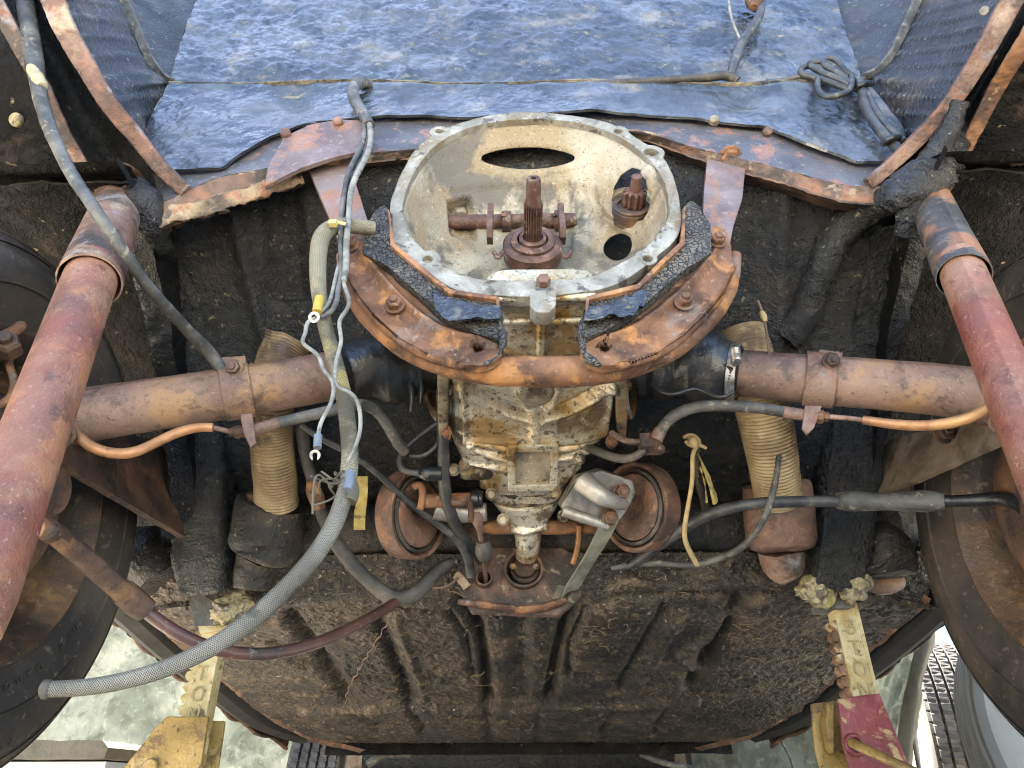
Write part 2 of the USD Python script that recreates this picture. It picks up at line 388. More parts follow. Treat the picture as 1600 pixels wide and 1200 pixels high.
mat('rubber_black', [(.005, .005, .005), (.010, .0098, .0098), (.02, .019, .018)], 12, [((.13, .10, .065), 12, .61, .80, .45)], (.22, .44), bumps=((40, .0025), (300, .0005)), spec=.6)
mat('rubber_dusty', [(.018, .016, .014), (.038, .033, .028), (.07, .058, .045)], 20, [((.20, .15, .10), 40, .62, .76, .5)], (.5, .7), bumps=((300, .0009),))
mat('rubber_tyre', [(.020, .0165, .014), (.034, .028, .0235), (.052, .043, .035)], 8, [((.16, .125, .09), 90, .64, .74, .6), ((.085, .064, .045), 5, .50, .68, .6)], (.55, .75), bumps=((420, .0005), (30, .0006)), spec=.35)
mat('rubber_cracked', [(.035, .03, .026), (.075, .064, .05), (.13, .108, .08)], 18, [((.02, .018, .016), 14, .54, .66, .7)], (.5, .72), bumps=((120, .003), (320, .0015)), cracks=(190, .003))
mat('tar_wet', [(.008, .008, .009), (.016, .016, .018)], 30, [((.12, .10, .07), 40, .6, .74, .6)], (.10, .3), bumps=((60, .006),), spec=.8)
mat('braid_grey', [(.17, .15, .12), (.25, .225, .18), (.34, .305, .245)], 14, [((.40, .32, .18), 8, .55, .66, .6), ((.05, .045, .04), 18, .54, .66, .75)], (.85, .98), bumps=((500, .0008),), spec=.03, stripes=(30, 1250, .0009, (.095, .085, .07)))
mat('braid_yellow', [(.15, .13, .085), (.24, .21, .14), (.33, .29, .2)], 16, [((.06, .053, .042), 12, .48, .62, .85), ((.42, .33, .12), 10, .58, .66, .8)], (.8, .95), bumps=((500, .0008),), spec=.2, stripes=(30, 1250, .0009, (.10, .088, .06)))
mat('wire_black', [(.016, .016, .017), (.035, .034, .034), (.06, .055, .05)], 40, [((.18, .16, .12), 60, .6, .76, .5)], (.35, .55), bumps=((300, .0004),))
mat('wire_grey', [(.085, .08, .066), (.16, .15, .125), (.24, .225, .19)], 40, [((.05, .045, .036), 50, .57, .69, .75)], (.5, .7), bumps=((300, .0004),))
mat('cable_grey', [(.035, .033, .03), (.07, .066, .058), (.115, .106, .092)], 24, [((.30, .25, .17), 80, .61, .72, .6), ((.02, .018, .016), 20, .56, .68, .75)], (.45, .68), bumps=((350, .0010),))
mat('paper_hose', [(.15, .10, .05), (.25, .175, .09), (.34, .25, .135)], 12, [((.08, .05, .026), 16, .55, .68, .75), ((.42, .33, .2), 60, .6, .7, .5)], (.6, .8), bumps=((500, .0005),))
mat('copper', [(.26, .12, .055), (.42, .20, .085), (.52, .27, .10)], 16, [((.14, .07, .04), 30, .58, .72, .6)], (.35, .55), metal=.35, bumps=((300, .0004),))
mat('steel', [(.30, .28, .25), (.5, .48, .45)], 60, [((.16, .09, .05), 80, .58, .72, .6)], (.25, .45), metal=.85, bumps=())
mat('yellow_plastic', [(.30, .21, .03), (.40, .29, .05)], 30, [((.12, .09, .04), 90, .54, .68, .7)], (.45, .6), bumps=(), spec=.3)
mat('yellow_pale', [(.36, .28, .08), (.46, .37, .13)], 30, (), (.45, .6), bumps=())
mat('blue_plastic', [(.085, .10, .125), (.13, .15, .18)], 40, [((.2, .17, .12), 60, .56, .7, .6)], (.5, .6), bumps=(), spec=.25)
mat('string', [(.30, .20, .085), (.44, .31, .15)], 60, (), (.7, .9), bumps=((500, .0006),))
mat('webbing', [(.09, .085, .06), (.15, .14, .10), (.20, .185, .135)], 40, [((.05, .045, .035), 20, .56, .7, .7)], (.8, .95), bumps=((600, .0012),))
mat('cream_paint', [(.34, .26, .11), (.46, .37, .19), (.55, .47, .28)], 22, [((.14, .07, .03), 40, .61, .68, .9), ((.36, .24, .07), 18, .56, .68, .7), ((.08, .055, .03), 120, .66, .72, .7)], (.4, .6), bumps=((200, .0012),), bevel=.0015)
mat('gold_paint', [(.20, .125, .035), (.30, .19, .055), (.37, .25, .085)], 14, [((.11, .06, .025), 22, .56, .66, .8), ((.05, .032, .02), 150, .64, .70, .8), ((.42, .31, .14), 30, .6, .7, .5)], (.35, .55), metal=.15, bumps=((160, .0010),), bevel=.003)
mat('red_paint', [(.105, .016, .018), (.15, .024, .026), (.20, .042, .042)], 12, [((.36, .25, .11), 20, .62, .70, .9), ((.30, .11, .10), 60, .62, .72, .5)], (.3, .5), bumps=((160, .0008),), spec=.6, bevel=.003)
mat('padding', [(.15, .115, .06), (.30, .25, .135), (.42, .38, .27)], 40, [((.07, .05, .03), 40, .52, .62, .9), ((.34, .29, .05), 26, .60, .70, .7)], (.5, .8), bumps=((120, .004),))
mat('root_dry', [(.13, .09, .05), (.24, .17, .095)], 60, (), (.8, .95), bumps=())
mat('tarp', [(.07, .078, .06), (.11, .118, .094), (.145, .155, .13)], 5, [((.045, .05, .036), 14, .50, .66, .75), ((.17, .18, .15), 40, .6, .72, .5)], (.5, .7), bumps=((24, .010), (7, .03)), trans=.35)
mat('tarp_dark', [(.07, .065, .045), (.11, .10, .072)], 12, (), (.6, .8), bumps=((60, .003),), trans=.15)
mat('white_metal', [(.26, .28, .31), (.34, .36, .38)], 4, (), (.35, .5), bumps=())
mat('whitewall', [(.22, .22, .21), (.30, .30, .285)], 6, [((.18, .165, .13), 12, .56, .74, .6)], (.5, .7), bumps=())
mat('chrome', [(.75, .76, .78), (.85, .86, .88)], 4, (), (.12, .25), metal=.9, bumps=())
mat('concrete', [(.34, .30, .235), (.44, .395, .315), (.50, .455, .37)], 2.2, [((.27, .235, .18), 1.1, .5, .7, .5)], (.8, .95), bumps=((60, .003),))
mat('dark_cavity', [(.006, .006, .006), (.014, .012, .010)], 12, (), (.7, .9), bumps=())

mat('tape_cream', [(.26, .21, .12), (.36, .31, .2)], 60, [((.42, .30, .06), 40, .5, .62, .6)], (.6, .8), bumps=((200, .001),))
mat('cable_red', [(.05, .022, .018), (.09, .04, .03), (.03, .027, .025)], 6, [((.35, .28, .2), 120, .66, .76, .5)], (.28, .45), bumps=((300, .0003),))
mat('yellow_strip', [(.25, .17, .045), (.38, .28, .085), (.46, .36, .14)], 30, [((.08, .05, .025), 34, .54, .66, .85)], (.7, .9), bumps=((300, .0008),))
mat('rust_can', [(.07, .038, .026), (.15, .08, .053), (.22, .125, .085)], 9, [((.045, .029, .021), 14, .53, .68, .85), ((.33, .2, .11), 60, .61, .73, .55), ((.24, .10, .045), 22, .57, .7, .6)], (.5, .72), bumps=((240, .0016), (60, .0018)))
mat('tooth_rust', [(.10, .05, .028), (.20, .10, .05), (.50, .42, .24)], 40, (), (.45, .65), bumps=((200, .001),))
mat('cream_shade', [(.24, .18, .075), (.36, .28, .14)], 30, (), (.45, .6), bumps=())
mat('saddle_grey', [(.06, .058, .052), (.10, .097, .088), (.14, .135, .12)], 16, [((.24, .19, .12), 40, .62, .74, .5)], (.5, .7), bumps=((160, .0016),))
mat('tyre_brown', [(.03, .026, .022), (.055, .048, .04), (.09, .075, .06)], 9, (), (.6, .8), bumps=((200, .001),))
mat('louvre_blue', [(.16, .19, .23), (.22, .25, .29)], 4, (), (.35, .5), bumps=())
mat('rust_tan', [(.13, .085, .045), (.25, .17, .09), (.36, .27, .16)], 16, [((.26, .10, .045), 14, .52, .64, .85), ((.03, .024, .018), 10, .56, .68, .85)], (.55, .8), bumps=((140, .0024), (360, .001)))
mat('strap_paint', [(.075, .048, .042), (.12, .085, .078), (.17, .13, .12)], 12, [((.22, .10, .05), 14, .52, .64, .85), ((.28, .23, .20), 130, .63, .73, .5)], (.36, .58), bumps=((200, .0012),), spec=.6, bevel=.002)
mat('sleeve_tar', [(.03, .026, .022), (.05, .044, .038), (.08, .07, .06)], 14, [((.24, .11, .055), 8, .52, .60, .95), ((.3, .2, .12), 60, .62, .74, .5)], (.45, .65), bumps=((220, .0016),))
mat('rim_rust', [(.04, .026, .016), (.10, .055, .026), (.17, .09, .035)], 9, [((.30, .15, .045), 9, .55, .68, .7), ((.022, .018, .015), 7, .50, .64, .9), ((.25, .17, .10), 70, .62, .72, .5)], (.45, .68), bumps=((200, .0014),))
mat('spring_tan', [(.08, .06, .04), (.15, .115, .075), (.20, .155, .10)], 12, [((.05, .035, .024), 24, .56, .70, .8), ((.22, .10, .04), 40, .62, .72, .7)], (.55, .75), bumps=((200, .001),), bevel=.002)

mat('tar_black', [(.003, .003, .003), (.006, .0055, .005), (.011, .009, .008)], 12, [((.10, .07, .045), 16, .64, .82, .35), ((.3, .22, .13), 60, .73, .79, .7)], (.5, .8), bumps=((110, .005), (320, .002)), spec=.14)

mat('edge_paint', [(.03, .025, .024), (.055, .047, .045), (.085, .072, .068)], 10, [((.22, .095, .05), 20, .60, .72, .8), ((.02, .017, .015), 8, .56, .7, .8), ((.30, .24, .2), 120, .66, .75, .6)], (.28, .5), bumps=((160, .0016),), spec=.8)

mat('edge_rust', [(.05, .03, .02), (.105, .06, .038), (.17, .098, .062)], 16, [((.25, .11, .055), 14, .54, .66, .7), ((.025, .02, .016), 9, .50, .64, .85), ((.32, .25, .16), 40, .62, .72, .6)], (.5, .78), bumps=((140, .0024), (360, .001)))

mat('fold_dust', [(.03, .026, .02), (.12, .10, .068), (.2, .165, .11)], 20, [((.01, .01, .01), 14, .5, .62, .9)], (.6, .8), bumps=((200, .002),))
mat('sill_dark', [(.010, .007, .005), (.022, .014, .010), (.05, .028, .018)], 8, [((.14, .06, .03), 14, .62, .74, .6)], (.6, .8), bumps=((120, .002),), spec=.3)

mat('fold_tan', [(.16, .11, .06), (.28, .2, .11)], 30, (), (.6, .8))
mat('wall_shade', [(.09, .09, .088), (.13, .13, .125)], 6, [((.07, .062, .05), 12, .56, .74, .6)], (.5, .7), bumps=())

# ---------------------------------------------------------------- things
THINGS, USED = [], {}


def fresh(parent, name):
    k = USED.setdefault(parent, {}); n = k.get(name, 0); k[name] = n + 1
    return name if n == 0 else f'{name}_{n:03d}'


class Thing:
    def __init__(self, name, label, cat, group=None, kind=None):
        self.name, self.label, self.cat, self.group, self.kind, self.parts = name, label, cat, group, kind, []
        THINGS.append(self)

    def part(self, name, mesh, look, smooth=35, of=None, label=None, kind=None, worldspace=False, uv=None):
        v, f = mesh[0], np.asarray(mesh[1])
        if f.shape[1] == 4: f = np.vstack([f[:, [0, 1, 2]], f[:, [0, 2, 3]]])
        v = v if worldspace else W(v)
        self.parts.append(dict(name=name, v=np.asarray(v, float), f=f, look=look, smooth=smooth, of=of, label=label, kind=kind, uv=uv)); return len(self.parts) - 1

    def write(self):
        one = len(self.parts) == 1 and self.parts[0]['name'] is None
        top = '/World/' + fresh('/World', self.name); allv = np.vstack([p['v'] for p in self.parts])
        base = np.array([*(allv[:, :2].min(0) + allv[:, :2].max(0)) / 2, allv[:, 2].min()])
        paths = {}
        if not one:
            x = UsdGeom.Xform.Define(stage, top); x.AddTranslateOp().Set(Gf.Vec3d(*base)); prim = x.GetPrim()
        for i, p in enumerate(self.parts):
            if one: path = top
            else:
                par = top if p['of'] is None else paths[p['of']]; path = par + '/' + fresh(par, p['name'])
            paths[i] = path
            m = usdkit.mesh(stage, path, (p['v'] - base, p['f']), LOOKS[p['look']], smooth=True if p['uv'] is not None else p['smooth'], uv=p['uv'])
            if one: m.AddTranslateOp().Set(Gf.Vec3d(*base)); prim = m.GetPrim()
            elif p['label']: m.GetPrim().SetCustomDataByKey('label', p['label'])
            if p['kind']: m.GetPrim().SetCustomDataByKey('kind', p['kind'])
        for k, val in (('label', self.label), ('category', self.cat), ('group', self.group), ('kind', self.kind)):
            if val: prim.SetCustomDataByKey(k, val)


def single(name, mesh, look, label, cat, group=None, kind=None, smooth=35, worldspace=False, uv=None):
    t = Thing(name, label, cat, group, kind); t.part(None, mesh, look, smooth, worldspace=worldspace, uv=uv); return t


UP_CAR = IW([0, 0, 1 + CAMZ])                  # the world's up in car coordinates
# ---------------------------------------------------------------- the car's underbody
body = Thing('car_underbody', 'tar coated rusty underside and empty engine bay of an old car raised on stands', 'car body')


def strip(path, hw, ht, per=5):
    """a flat bar seen edge to edge: half width hw across the view, half thickness ht"""
    path = np.asarray(path, float); K = len(path); hw = np.broadcast_to(hw, (K,)); t = np.gradient(path, axis=0); t /= np.linalg.norm(t, axis=1, keepdims=True)
    e2 = -path / np.linalg.norm(path, axis=1, keepdims=True); e2 = e2 + np.array([0, 0, -.5]); e2 = e2 - t * (e2 * t).sum(1)[:, None]; e2 /= np.linalg.norm(e2, axis=1, keepdims=True); e1 = np.cross(t, e2)
    x = np.linspace(-1, 1, per + 1); c = [(a, .95) for a in x * .92] + [(1, .6), (1, -.6)] + [(a, -.95) for a in -x * .92] + [(-1, -.6), (-1, .6)]
    n = len(c); v = np.array([[path[k] + e1[k] * hw[k] * a + e2[k] * ht * q for a, q in c] for k in range(K)]).reshape(-1, 3)
    i = np.arange(K - 1)[:, None] * n; j = np.arange(n)[None]; j2 = (j + 1) % n; f = np.stack([i + j, i + j2, i + n + j2, i + n + j], -1).reshape(-1, 4); f = np.vstack([f[:, [0, 1, 2]], f[:, [0, 2, 3]]])
    m = len(v); v = np.vstack([v, path[0], path[-1]]); jj = np.arange(n); q = (jj + 1) % n; o = (K - 1) * n
    return v, np.vstack([f, np.stack([np.full(n, m), q, jj], 1), np.stack([np.full(n, m + 1), o + jj, o + q], 1)])


# engine bay: front board, lower board, side walls, seams
YF = .585
def board_disp(q, v):
    u, w = q[:, 0], q[:, 1]
    n = meshkit.fbm(np.stack([v[:, 0] * 6 + v[:, 2] * 3, v[:, 2] * 9 - v[:, 0] * 2, v[:, 0] * 0 + 3], 1), 3, 4) - .5
    h = .012 * n + .005 * (meshkit.fbm(v * 26, 4, 8) - .5) * 2 + .003 * (.5 - np.abs(meshkit.fbm(v * 60, 2, 18) - .5) * 4)
    for (cu, cv, r, a) in ((420, 105, 40, .008), (640, 118, 22, .010), (1200, 60, 90, .008), (900, 40, 160, .009)):
        h += a * np.exp(-(((u - cu) / r) ** 2 + ((w - cv) / (r * .5)) ** 2))
    return h
rows = []
for v, y, ul, ur in ((-330, .50, 420, 1200), (-150, .56, 360, 1250), (0, .585, 306, 1306), (62, .592, 284, 1326), (128, YF + .012, 268, 1346), (150, YF + .022, 266, 1350)):
    rows.append([(ul + (ur - ul) * k / 6, v + (0 if v < 100 else [-4, 0, 3, 5, 3, -2, -8][k]), y) for k in range(7)])
body.part('insulation_board', patch(rows, 240, 150, .006, board_disp), 'tar_board', 60)


def lower_disp(q, v):
    u, w = q[:, 0], q[:, 1]
    h = .0035 * (meshkit.fbm(v * 22, 3, 9) - .5) * 2
    for cu, cv, r, a in ((460, 152, 30, -.012), (1163, 152, 34, -.014), (630, 160, 16, -.005), (930, 158, 40, .006)):
        h += a * np.exp(-(((u - cu) / r) ** 2 + ((w - cv) / (r * .7)) ** 2))
    return h + .003 * np.exp(-((w - 134) / 5) ** 2)
lip = [(236, 263), (300, 264), (345, 262), (382, 235), (420, 212), (460, 197), (500, 188), (560, 183), (600, 180), (660, 179), (720, 184), (800, 178), (900, 174), (1000, 178), (1080, 184), (1130, 189), (1200, 196), (1240, 214), (1290, 234), (1340, 252), (1392, 250)]
fold = [(266, 132)] + [(266 + (1350 - 266) * k / 20, 131 + 3 * math.sin(k * .9)) for k in range(1, 20)] + [(1350, 126)]
fold = np.array(fold); lipa = np.array(lip, float)
xs = np.linspace(0, 1, 60); ip = lambda A: np.stack([np.interp(xs, np.linspace(0, 1, len(A)), A[:, k]) for k in (0, 1)], 1)
F2, L2 = ip(fold), ip(lipa)
lip_bulge = lambda u: .013 + .004 * np.exp(-((u - 930) / 90) ** 2)
EL, ER = np.exp(-np.arange(60) / 2.2)[:, None] * [-30, 4], np.exp(-(59 - np.arange(60)) / 2.2)[:, None] * [46, 8]
body.part('lower_board', patch([[(*F2[k], YF - .004) for k in range(60)], [(*(.5 * F2[k] + .5 * L2[k] + .8 * EL[k] + .8 * ER[k]), YF - .007) for k in range(60)], [(*(.25 * F2[k] + .75 * L2[k] + .7 * EL[k] + .7 * ER[k]), YF - .009) for k in range(60)], [(*L2[k], YF - lip_bulge(L2[k][0])) for k in range(60)]], 220, 40, .004, lower_disp), 'tar_board', 60)

body.part('bulkhead', patch([[(-60 + 1720 * k / 6, v, y) for k in range(7)] for v, y in ((-330, .72), (-120, .68), (60, .66), (230, .65))], 20, 20, .003), 'tar', 60)
s_ = spline([P(u, v - 2, YF - .003) for u, v in F2], 120); body.part('fold_edge', rough(strip(s_, .0030, .004), (.0016, 60, 3), (.001, 200, 4)), 'fold_dust', 40)
# side walls of the engine bay (left then right), rails, seams
def dimples(q, v):
    a_, b__ = v[:, 1] / .014, (v[:, 2] + v[:, 0] * .4) / .014
    w = np.maximum(0, np.sin(a_ * np.pi + b__ * np.pi / 2) * np.sin(b__ * np.pi)) ** 2
    return .0032 * w + .004 * (meshkit.fbm(v * 12, 3, 2) - .5)
railL = [(291, 299, .578), (252, 262, .555), (215, 216, .525), (178, 172, .49), (140, 112, .455), (105, 52, .42), (80, -10, .385), (55, -90, .34)]
seamL = [(262, 205, .60), (262, 165, .60), (268, 128, .592), (245, 108, .59), (232, 88, .58), (218, 55, .565), (196, 5, .54), (160, -90, .49)]
railR = [(1356, 288, .578), (1392, 258, .56), (1432, 220, .535), (1470, 180, .505), (1512, 122, .465), (1548, 62, .425), (1584, -6, .385), (1630, -90, .34)]
seamR = [(1392, 235, .60), (1374, 180, .60), (1352, 120, .592), (1372, 108, .59), (1392, 86, .58), (1408, 55, .565), (1432, 2, .54), (1466, -90, .49)]
creaseL = [(240, 242, .580), (222, 212, .584), (240, 172, .590), (262, 134, .594)]; creaseR = [(1402, 246, .580), (1418, 214, .582), (1390, 170, .590), (1358, 130, .594)]
for rail, seam, bw, lab in ((railL, seamL, 1, 'left'), (railR, seamR, -1, 'right')):
    lerp = lambda A, n, ts=None: np.stack([np.interp(np.linspace(0, 1, n) if ts is None else ts, np.linspace(0, 1, len(A)), np.array(A, float)[:, k]) for k in range(3)], 1)
    ra, se = lerp(rail[1:], 24), np.vstack([lerp(creaseL if bw > 0 else creaseR, 10), lerp(seam[2:], 14)])
    body.part('side_wall', patch([[tuple(x) for x in ra], [tuple(x) for x in ra * .5 + se * .5 + [0, 0, .010]], [tuple(x) for x in se]], 260, 170, .003, dimples), 'tar_dimple', 60)
    top = seam[2:]
    edge = [(266 if bw > 0 else 1348, 130, .606), (280 if bw > 0 else 1334, 100, .606), (284 if bw > 0 else 1326, 62, .602), (292 if bw > 0 else 1318, 40, .600), (306 if bw > 0 else 1306, 0, .594), (330 if bw > 0 else 1280, -80, .58)]
    body.part('corner_panel', patch([top, [tuple(np.array(a) * .5 + np.array(b) * .5 + np.array([0, 0, .004])) for a, b in zip(top, edge)], edge], 70, 60, .003, None, [(.002, 30, 3)]), 'tar_dimple', 60)
    s = spline([[*P(u, v, y - .006)] for u, v, y in seam[2:]], 60); tp = strip(s, np.linspace(.006, .010, 60), .005)
    body.part('seam_bead', rough(tp, (.0016, 120, 5)), 'cable_grey', 50)
    s = spline([[*P(u, v, y - .004)] for u, v, y in rail], 140); rr = np.linspace(.0095, .0165, 140) if bw > 0 else np.linspace(.0085, .0155, 140)
    body.part('bay_rail', rough(strip(s, rr, .006, 6), (.0008, 60, 3), (.0012, 260, 4)), 'rust_flake', 50)
# crease wire edge of the lower board's left corner
# outer rails, apron panels between the rails
outL = [(176, 330, .60), (150, 296, .575), (128, 258, .545), (98, 205, .505), (68, 140, .465), (38, 85, .43), (2, 20, .39), (-40, -60, .345)]
outR = [(1462, 318, .60), (1482, 285, .575), (1505, 240, .545), (1530, 190, .505), (1556, 140, .465), (1580, 100, .43), (1612, 48, .39), (1655, -30, .345)]
for out, rail, s_ in ((outL, railL, 1), (outR, railR, -1)):
    mid = [tuple(np.array(a) * .5 + np.array(b) * .5 + np.array([0, 0, .035])) for a, b in zip(out, rail)]
    body.part('apron_panel', patch([[(a[0], a[1], a[2] + .006) for a in out], mid, [(a[0], a[1], a[2] + .006) for a in rail]], 120, 50, .003, None, [(.004, 26, 6), (.002, 90, 7)]), 'tar', 60)
    s = spline([[*P(u, v, y - .002)] for u, v, y in out], 120)
    body.part('fender_rail', rough(strip(s, np.linspace(.008, .011, 120), .004, 6), (.0010, 60, 9), (.0012, 240, 4)), 'rust_flake' if s_ > 0 else 'rust_brown', 50)

# firewall's lower metal with its turned edge
top = [(u, v - 6, YF + .004) for u, v in L2[::3]]; top = top + [(*L2[-1], YF + .004)]
bot = np.array([(250, 318), (292, 298), (345, 276), (430, 260), (470, 252), (560, 240), (640, 234), (700, 228), (800, 215), (900, 206), (1000, 206), (1065, 224), (1130, 242), (1200, 258), (1260, 274), (1320, 290), (1380, 292)], float)
xb = np.linspace(0, 1, len(top)); B2 = np.stack([np.interp(xb, np.linspace(0, 1, len(bot)), bot[:, k]) for k in (0, 1)], 1)
B2[:, 0] = np.interp(xb, [0, .1, .9, 1], [250, 345, 1300, 1378]); B2[:, 1] = np.interp(B2[:, 0], bot[:, 0], bot[:, 1])
body.part('firewall_edge', patch([top, [(.5 * a[0] + .5 * b[0], .5 * a[1] + .5 * b[1], YF - .004) for a, b in zip(top, B2)], [(*b, YF - .010) for b in B2]], 200, 24, .003, None, [(.0014, 50, 3)]), 'edge_paint', 50)
fl = [(u, v, YF - .010) for u, v in B2]; fl2 = [(u, v + np.interp(u, [250, 430, 560, 700, 1000, 1150, 1300, 1380], [36, 22, 14, 10, 12, 22, 28, 24]) + 2 * math.sin(u * .11), YF + .004) for u, v in B2]
fl3 = [(u, v + np.interp(u, [250, 430, 560, 700, 1000, 1150, 1300, 1380], [52, 46, 26, 22, 26, 36, 42, 34]), YF + .03) for u, v in B2]
body.part('turned_edge', rough(patch([fl, fl2], 320, 14, .004, None, [(.0022, 40, 3), (.0012, 160, 3)]), (.0006, 200, 2)), 'edge_rust', 40)
body.part('turned_lip', rough(patch([[(u, v + 1, y) for u, v, y in fl2], fl3], 320, 12, .003, None, [(.0022, 40, 7), (.0012, 160, 3)], lambda q, v: True if False else (meshkit.fbm(v * 45, 3, 4) > .30 + .25 * sstep(q[:, 1], 300, 350))), (.0006, 200, 2)), 'rust_dark', 40)
# ragged filler along the left lower edge
tl1 = [(222, 306, .592), (254, 318, .589), (300, 312, .588), (350, 300, .588), (410, 282, .589), (470, 268, .591)]; tl2 = [(222, 328, .590), (252, 342, .586), (300, 336, .585), (352, 322, .585), (410, 302, .587), (474, 282, .590)]; tl3 = [(224, 340, .60), (256, 352, .598), (302, 346, .598), (354, 332, .598), (412, 312, .60), (478, 290, .602)]
body.part('torn_lip', rough(patch([tl1, tl2, tl3], 260, 40, .004, lambda q, v: .006 * np.exp(-((q[:, 1] - np.interp(q[:, 0], [196, 250, 300, 350, 410, 470], [312, 330, 324, 312, 293, 275])) / 4) ** 2), [(.005, 40, 3), (.002, 140, 5)], lambda q, v: meshkit.fbm(v * 60, 3, 9) > .22 + .35 * sstep(q[:, 1] - np.interp(q[:, 0], [196, 250, 300, 350, 410, 470], [336, 352, 346, 332, 312, 290]), -9, 0)), (.0008, 220, 2)), 'rust_tan', 40)
s = [[*P(u, v, y), px(P(u, v, y), r)] for u, v, y, r in ((208, 282, .568, 10), (218, 304, .566, 24), (228, 330, .574, 24), (240, 356, .60, 20), (262, 400, .69, 16))]
s = spline(s, 60); body.part('tar_clump', rough(tube(s[:, :3], s[:, 3], 20), (.008, 40, 2), (.003, 120, 3)), 'tar', 60)
gz = [[*P(u, v, y), px(P(u, v, y), r)] for u, v, y, r in ((158, 292, .565, 8), (172, 312, .56, 14), (190, 330, .562, 14), (206, 346, .57, 6))]
q = spline(gz, 30); body.part('corner_gusset', rough(strip(q[:, :3], q[:, 3], .008, 6), (.003, 40, 2), (.002, 140, 3)), 'rust_flake', 40)
for pts, sd in (([(1498, 205, .535, 20), (1470, 250, .548, 30), (1432, 292, .556, 34), (1404, 312, .565, 30), (1388, 330, .58, 16)], 4), ([(1440, 300, .56, 22), (1428, 330, .57, 20), (1412, 372, .60, 14)], 5)):
    q = spline([[*P(u, v, y), px(P(u, v, y), r)] for u, v, y, r in pts], 70); body.part('tar_clump', rough(tube(q[:, :3], q[:, 3], 26), (.010, 40, sd), (.005, 110, sd), (.0015, 260, sd)), 'tar', 60)
# bolted plates of the firewall edge
pl = yprism([(414, 290), (418, 262), (442, 216), (480, 196), (530, 187), (580, 189), (580, 232), (520, 246), (470, 262)], .563, .007)
body.part('mount_plate', rough(refine(pl, .012), (.0012, 40, 2)), 'strap_paint', 40)
for u, v, r in ((447, 211, 8), (529, 193, 8), (1198, 209, 8), (1115, 191, 8)):
    o = P(u, v, .563); d = nrm([0, -1, -.25]); m = lathe([(px(o, r), 0), (px(o, r), .006), (px(o, r * .8), .0085), (0, .0085)], o, d, 18); body.part('screw', m, 'rust_flake' if u != 1115 else 'alu_dark', 30)

# slanted underbody behind the gearbox
prof = [(.604, 1.12), (.604, 1.0), (.612, .92), (.66, .868), (.72, .83), (.80, .765), (.88, .70), (.96, .66), (1.04, .64), (1.11, .62)]
C = np.array([[[x, y, z + .015 * math.cos(x * 5) - .02 * (abs(x) > .42)] for x in np.linspace(-.53, .56, 9)] for y, z in prof])
def kick_disp(q, v):
    u, w = q[:, 0], q[:, 1]
    h = .004 * (meshkit.fbm(v * 16, 3, 12) - .5) * 2 + .0028 * (meshkit.fbm(v * 85, 3, 13) - .5) * 2 + .0012 * (meshkit.fbm(v * 240, 2, 15) - .5) * 2
    h += .014 * np.exp(-((u - 365 - (w - 330) * .25) / 14) ** 2) * (w < 600) - .016 * sstep(40 - np.abs(u - 440 - (w - 330) * .1), 0, 25) * (w < 470)
    h += .012 * np.exp(-((u - 1225 + (w - 330) * .05) / 16) ** 2)
    return h
body.part('slanted_floor', sheet(C, 330, 230, .003, kick_disp), 'tar', 60)
zb = lambda y: np.interp(y, [a for a, _ in prof], [b for _, b in prof])
# inner wheelhouse walls and arches
for s_, xw in ((-1, -.515), (1, .545)):
    def wall(a, b, xw=xw):
        y = .50 + .66 * a; z = (zb(np.clip(y, .6, 1.09)) - .03) * (1 - b) + b * (1.03 - .0 * y)
        lowz = np.interp(y, [.5, .6, .75, .9, 1.05, 1.16], [.80, .80, .73, .62, .52, .50]); topz = np.interp(y, [.50, .57, .62, .75, .9], [.79, .835, .87, .98, 1.03]); z = lowz * (1 - b) + np.maximum(topz, lowz + .01) * b
        v = np.stack([np.full(len(a), xw), y, z], 1); v[:, 0] += .006 * (meshkit.fbm(v * 18, 3, 2) - .5) * 2
        return v
    body.part('wheelhouse_wall', grid(wall, 100, 60), 'tar_black', 60)
    def arch(a, b, xw=xw, s_=s_):
        w = math.radians(28) + a * math.radians(94); r = .40 + .012 * (meshkit.fbm(np.stack([a * 30, b * 12, a * 0], 1), 3, 3) - .5)
        return np.stack([xw + s_ * b * .46, .72 + r * np.cos(w), .47 + r * np.sin(w)], 1)
    body.part('wheel_arch', grid(arch, 110, 30), 'tar_black', 60)

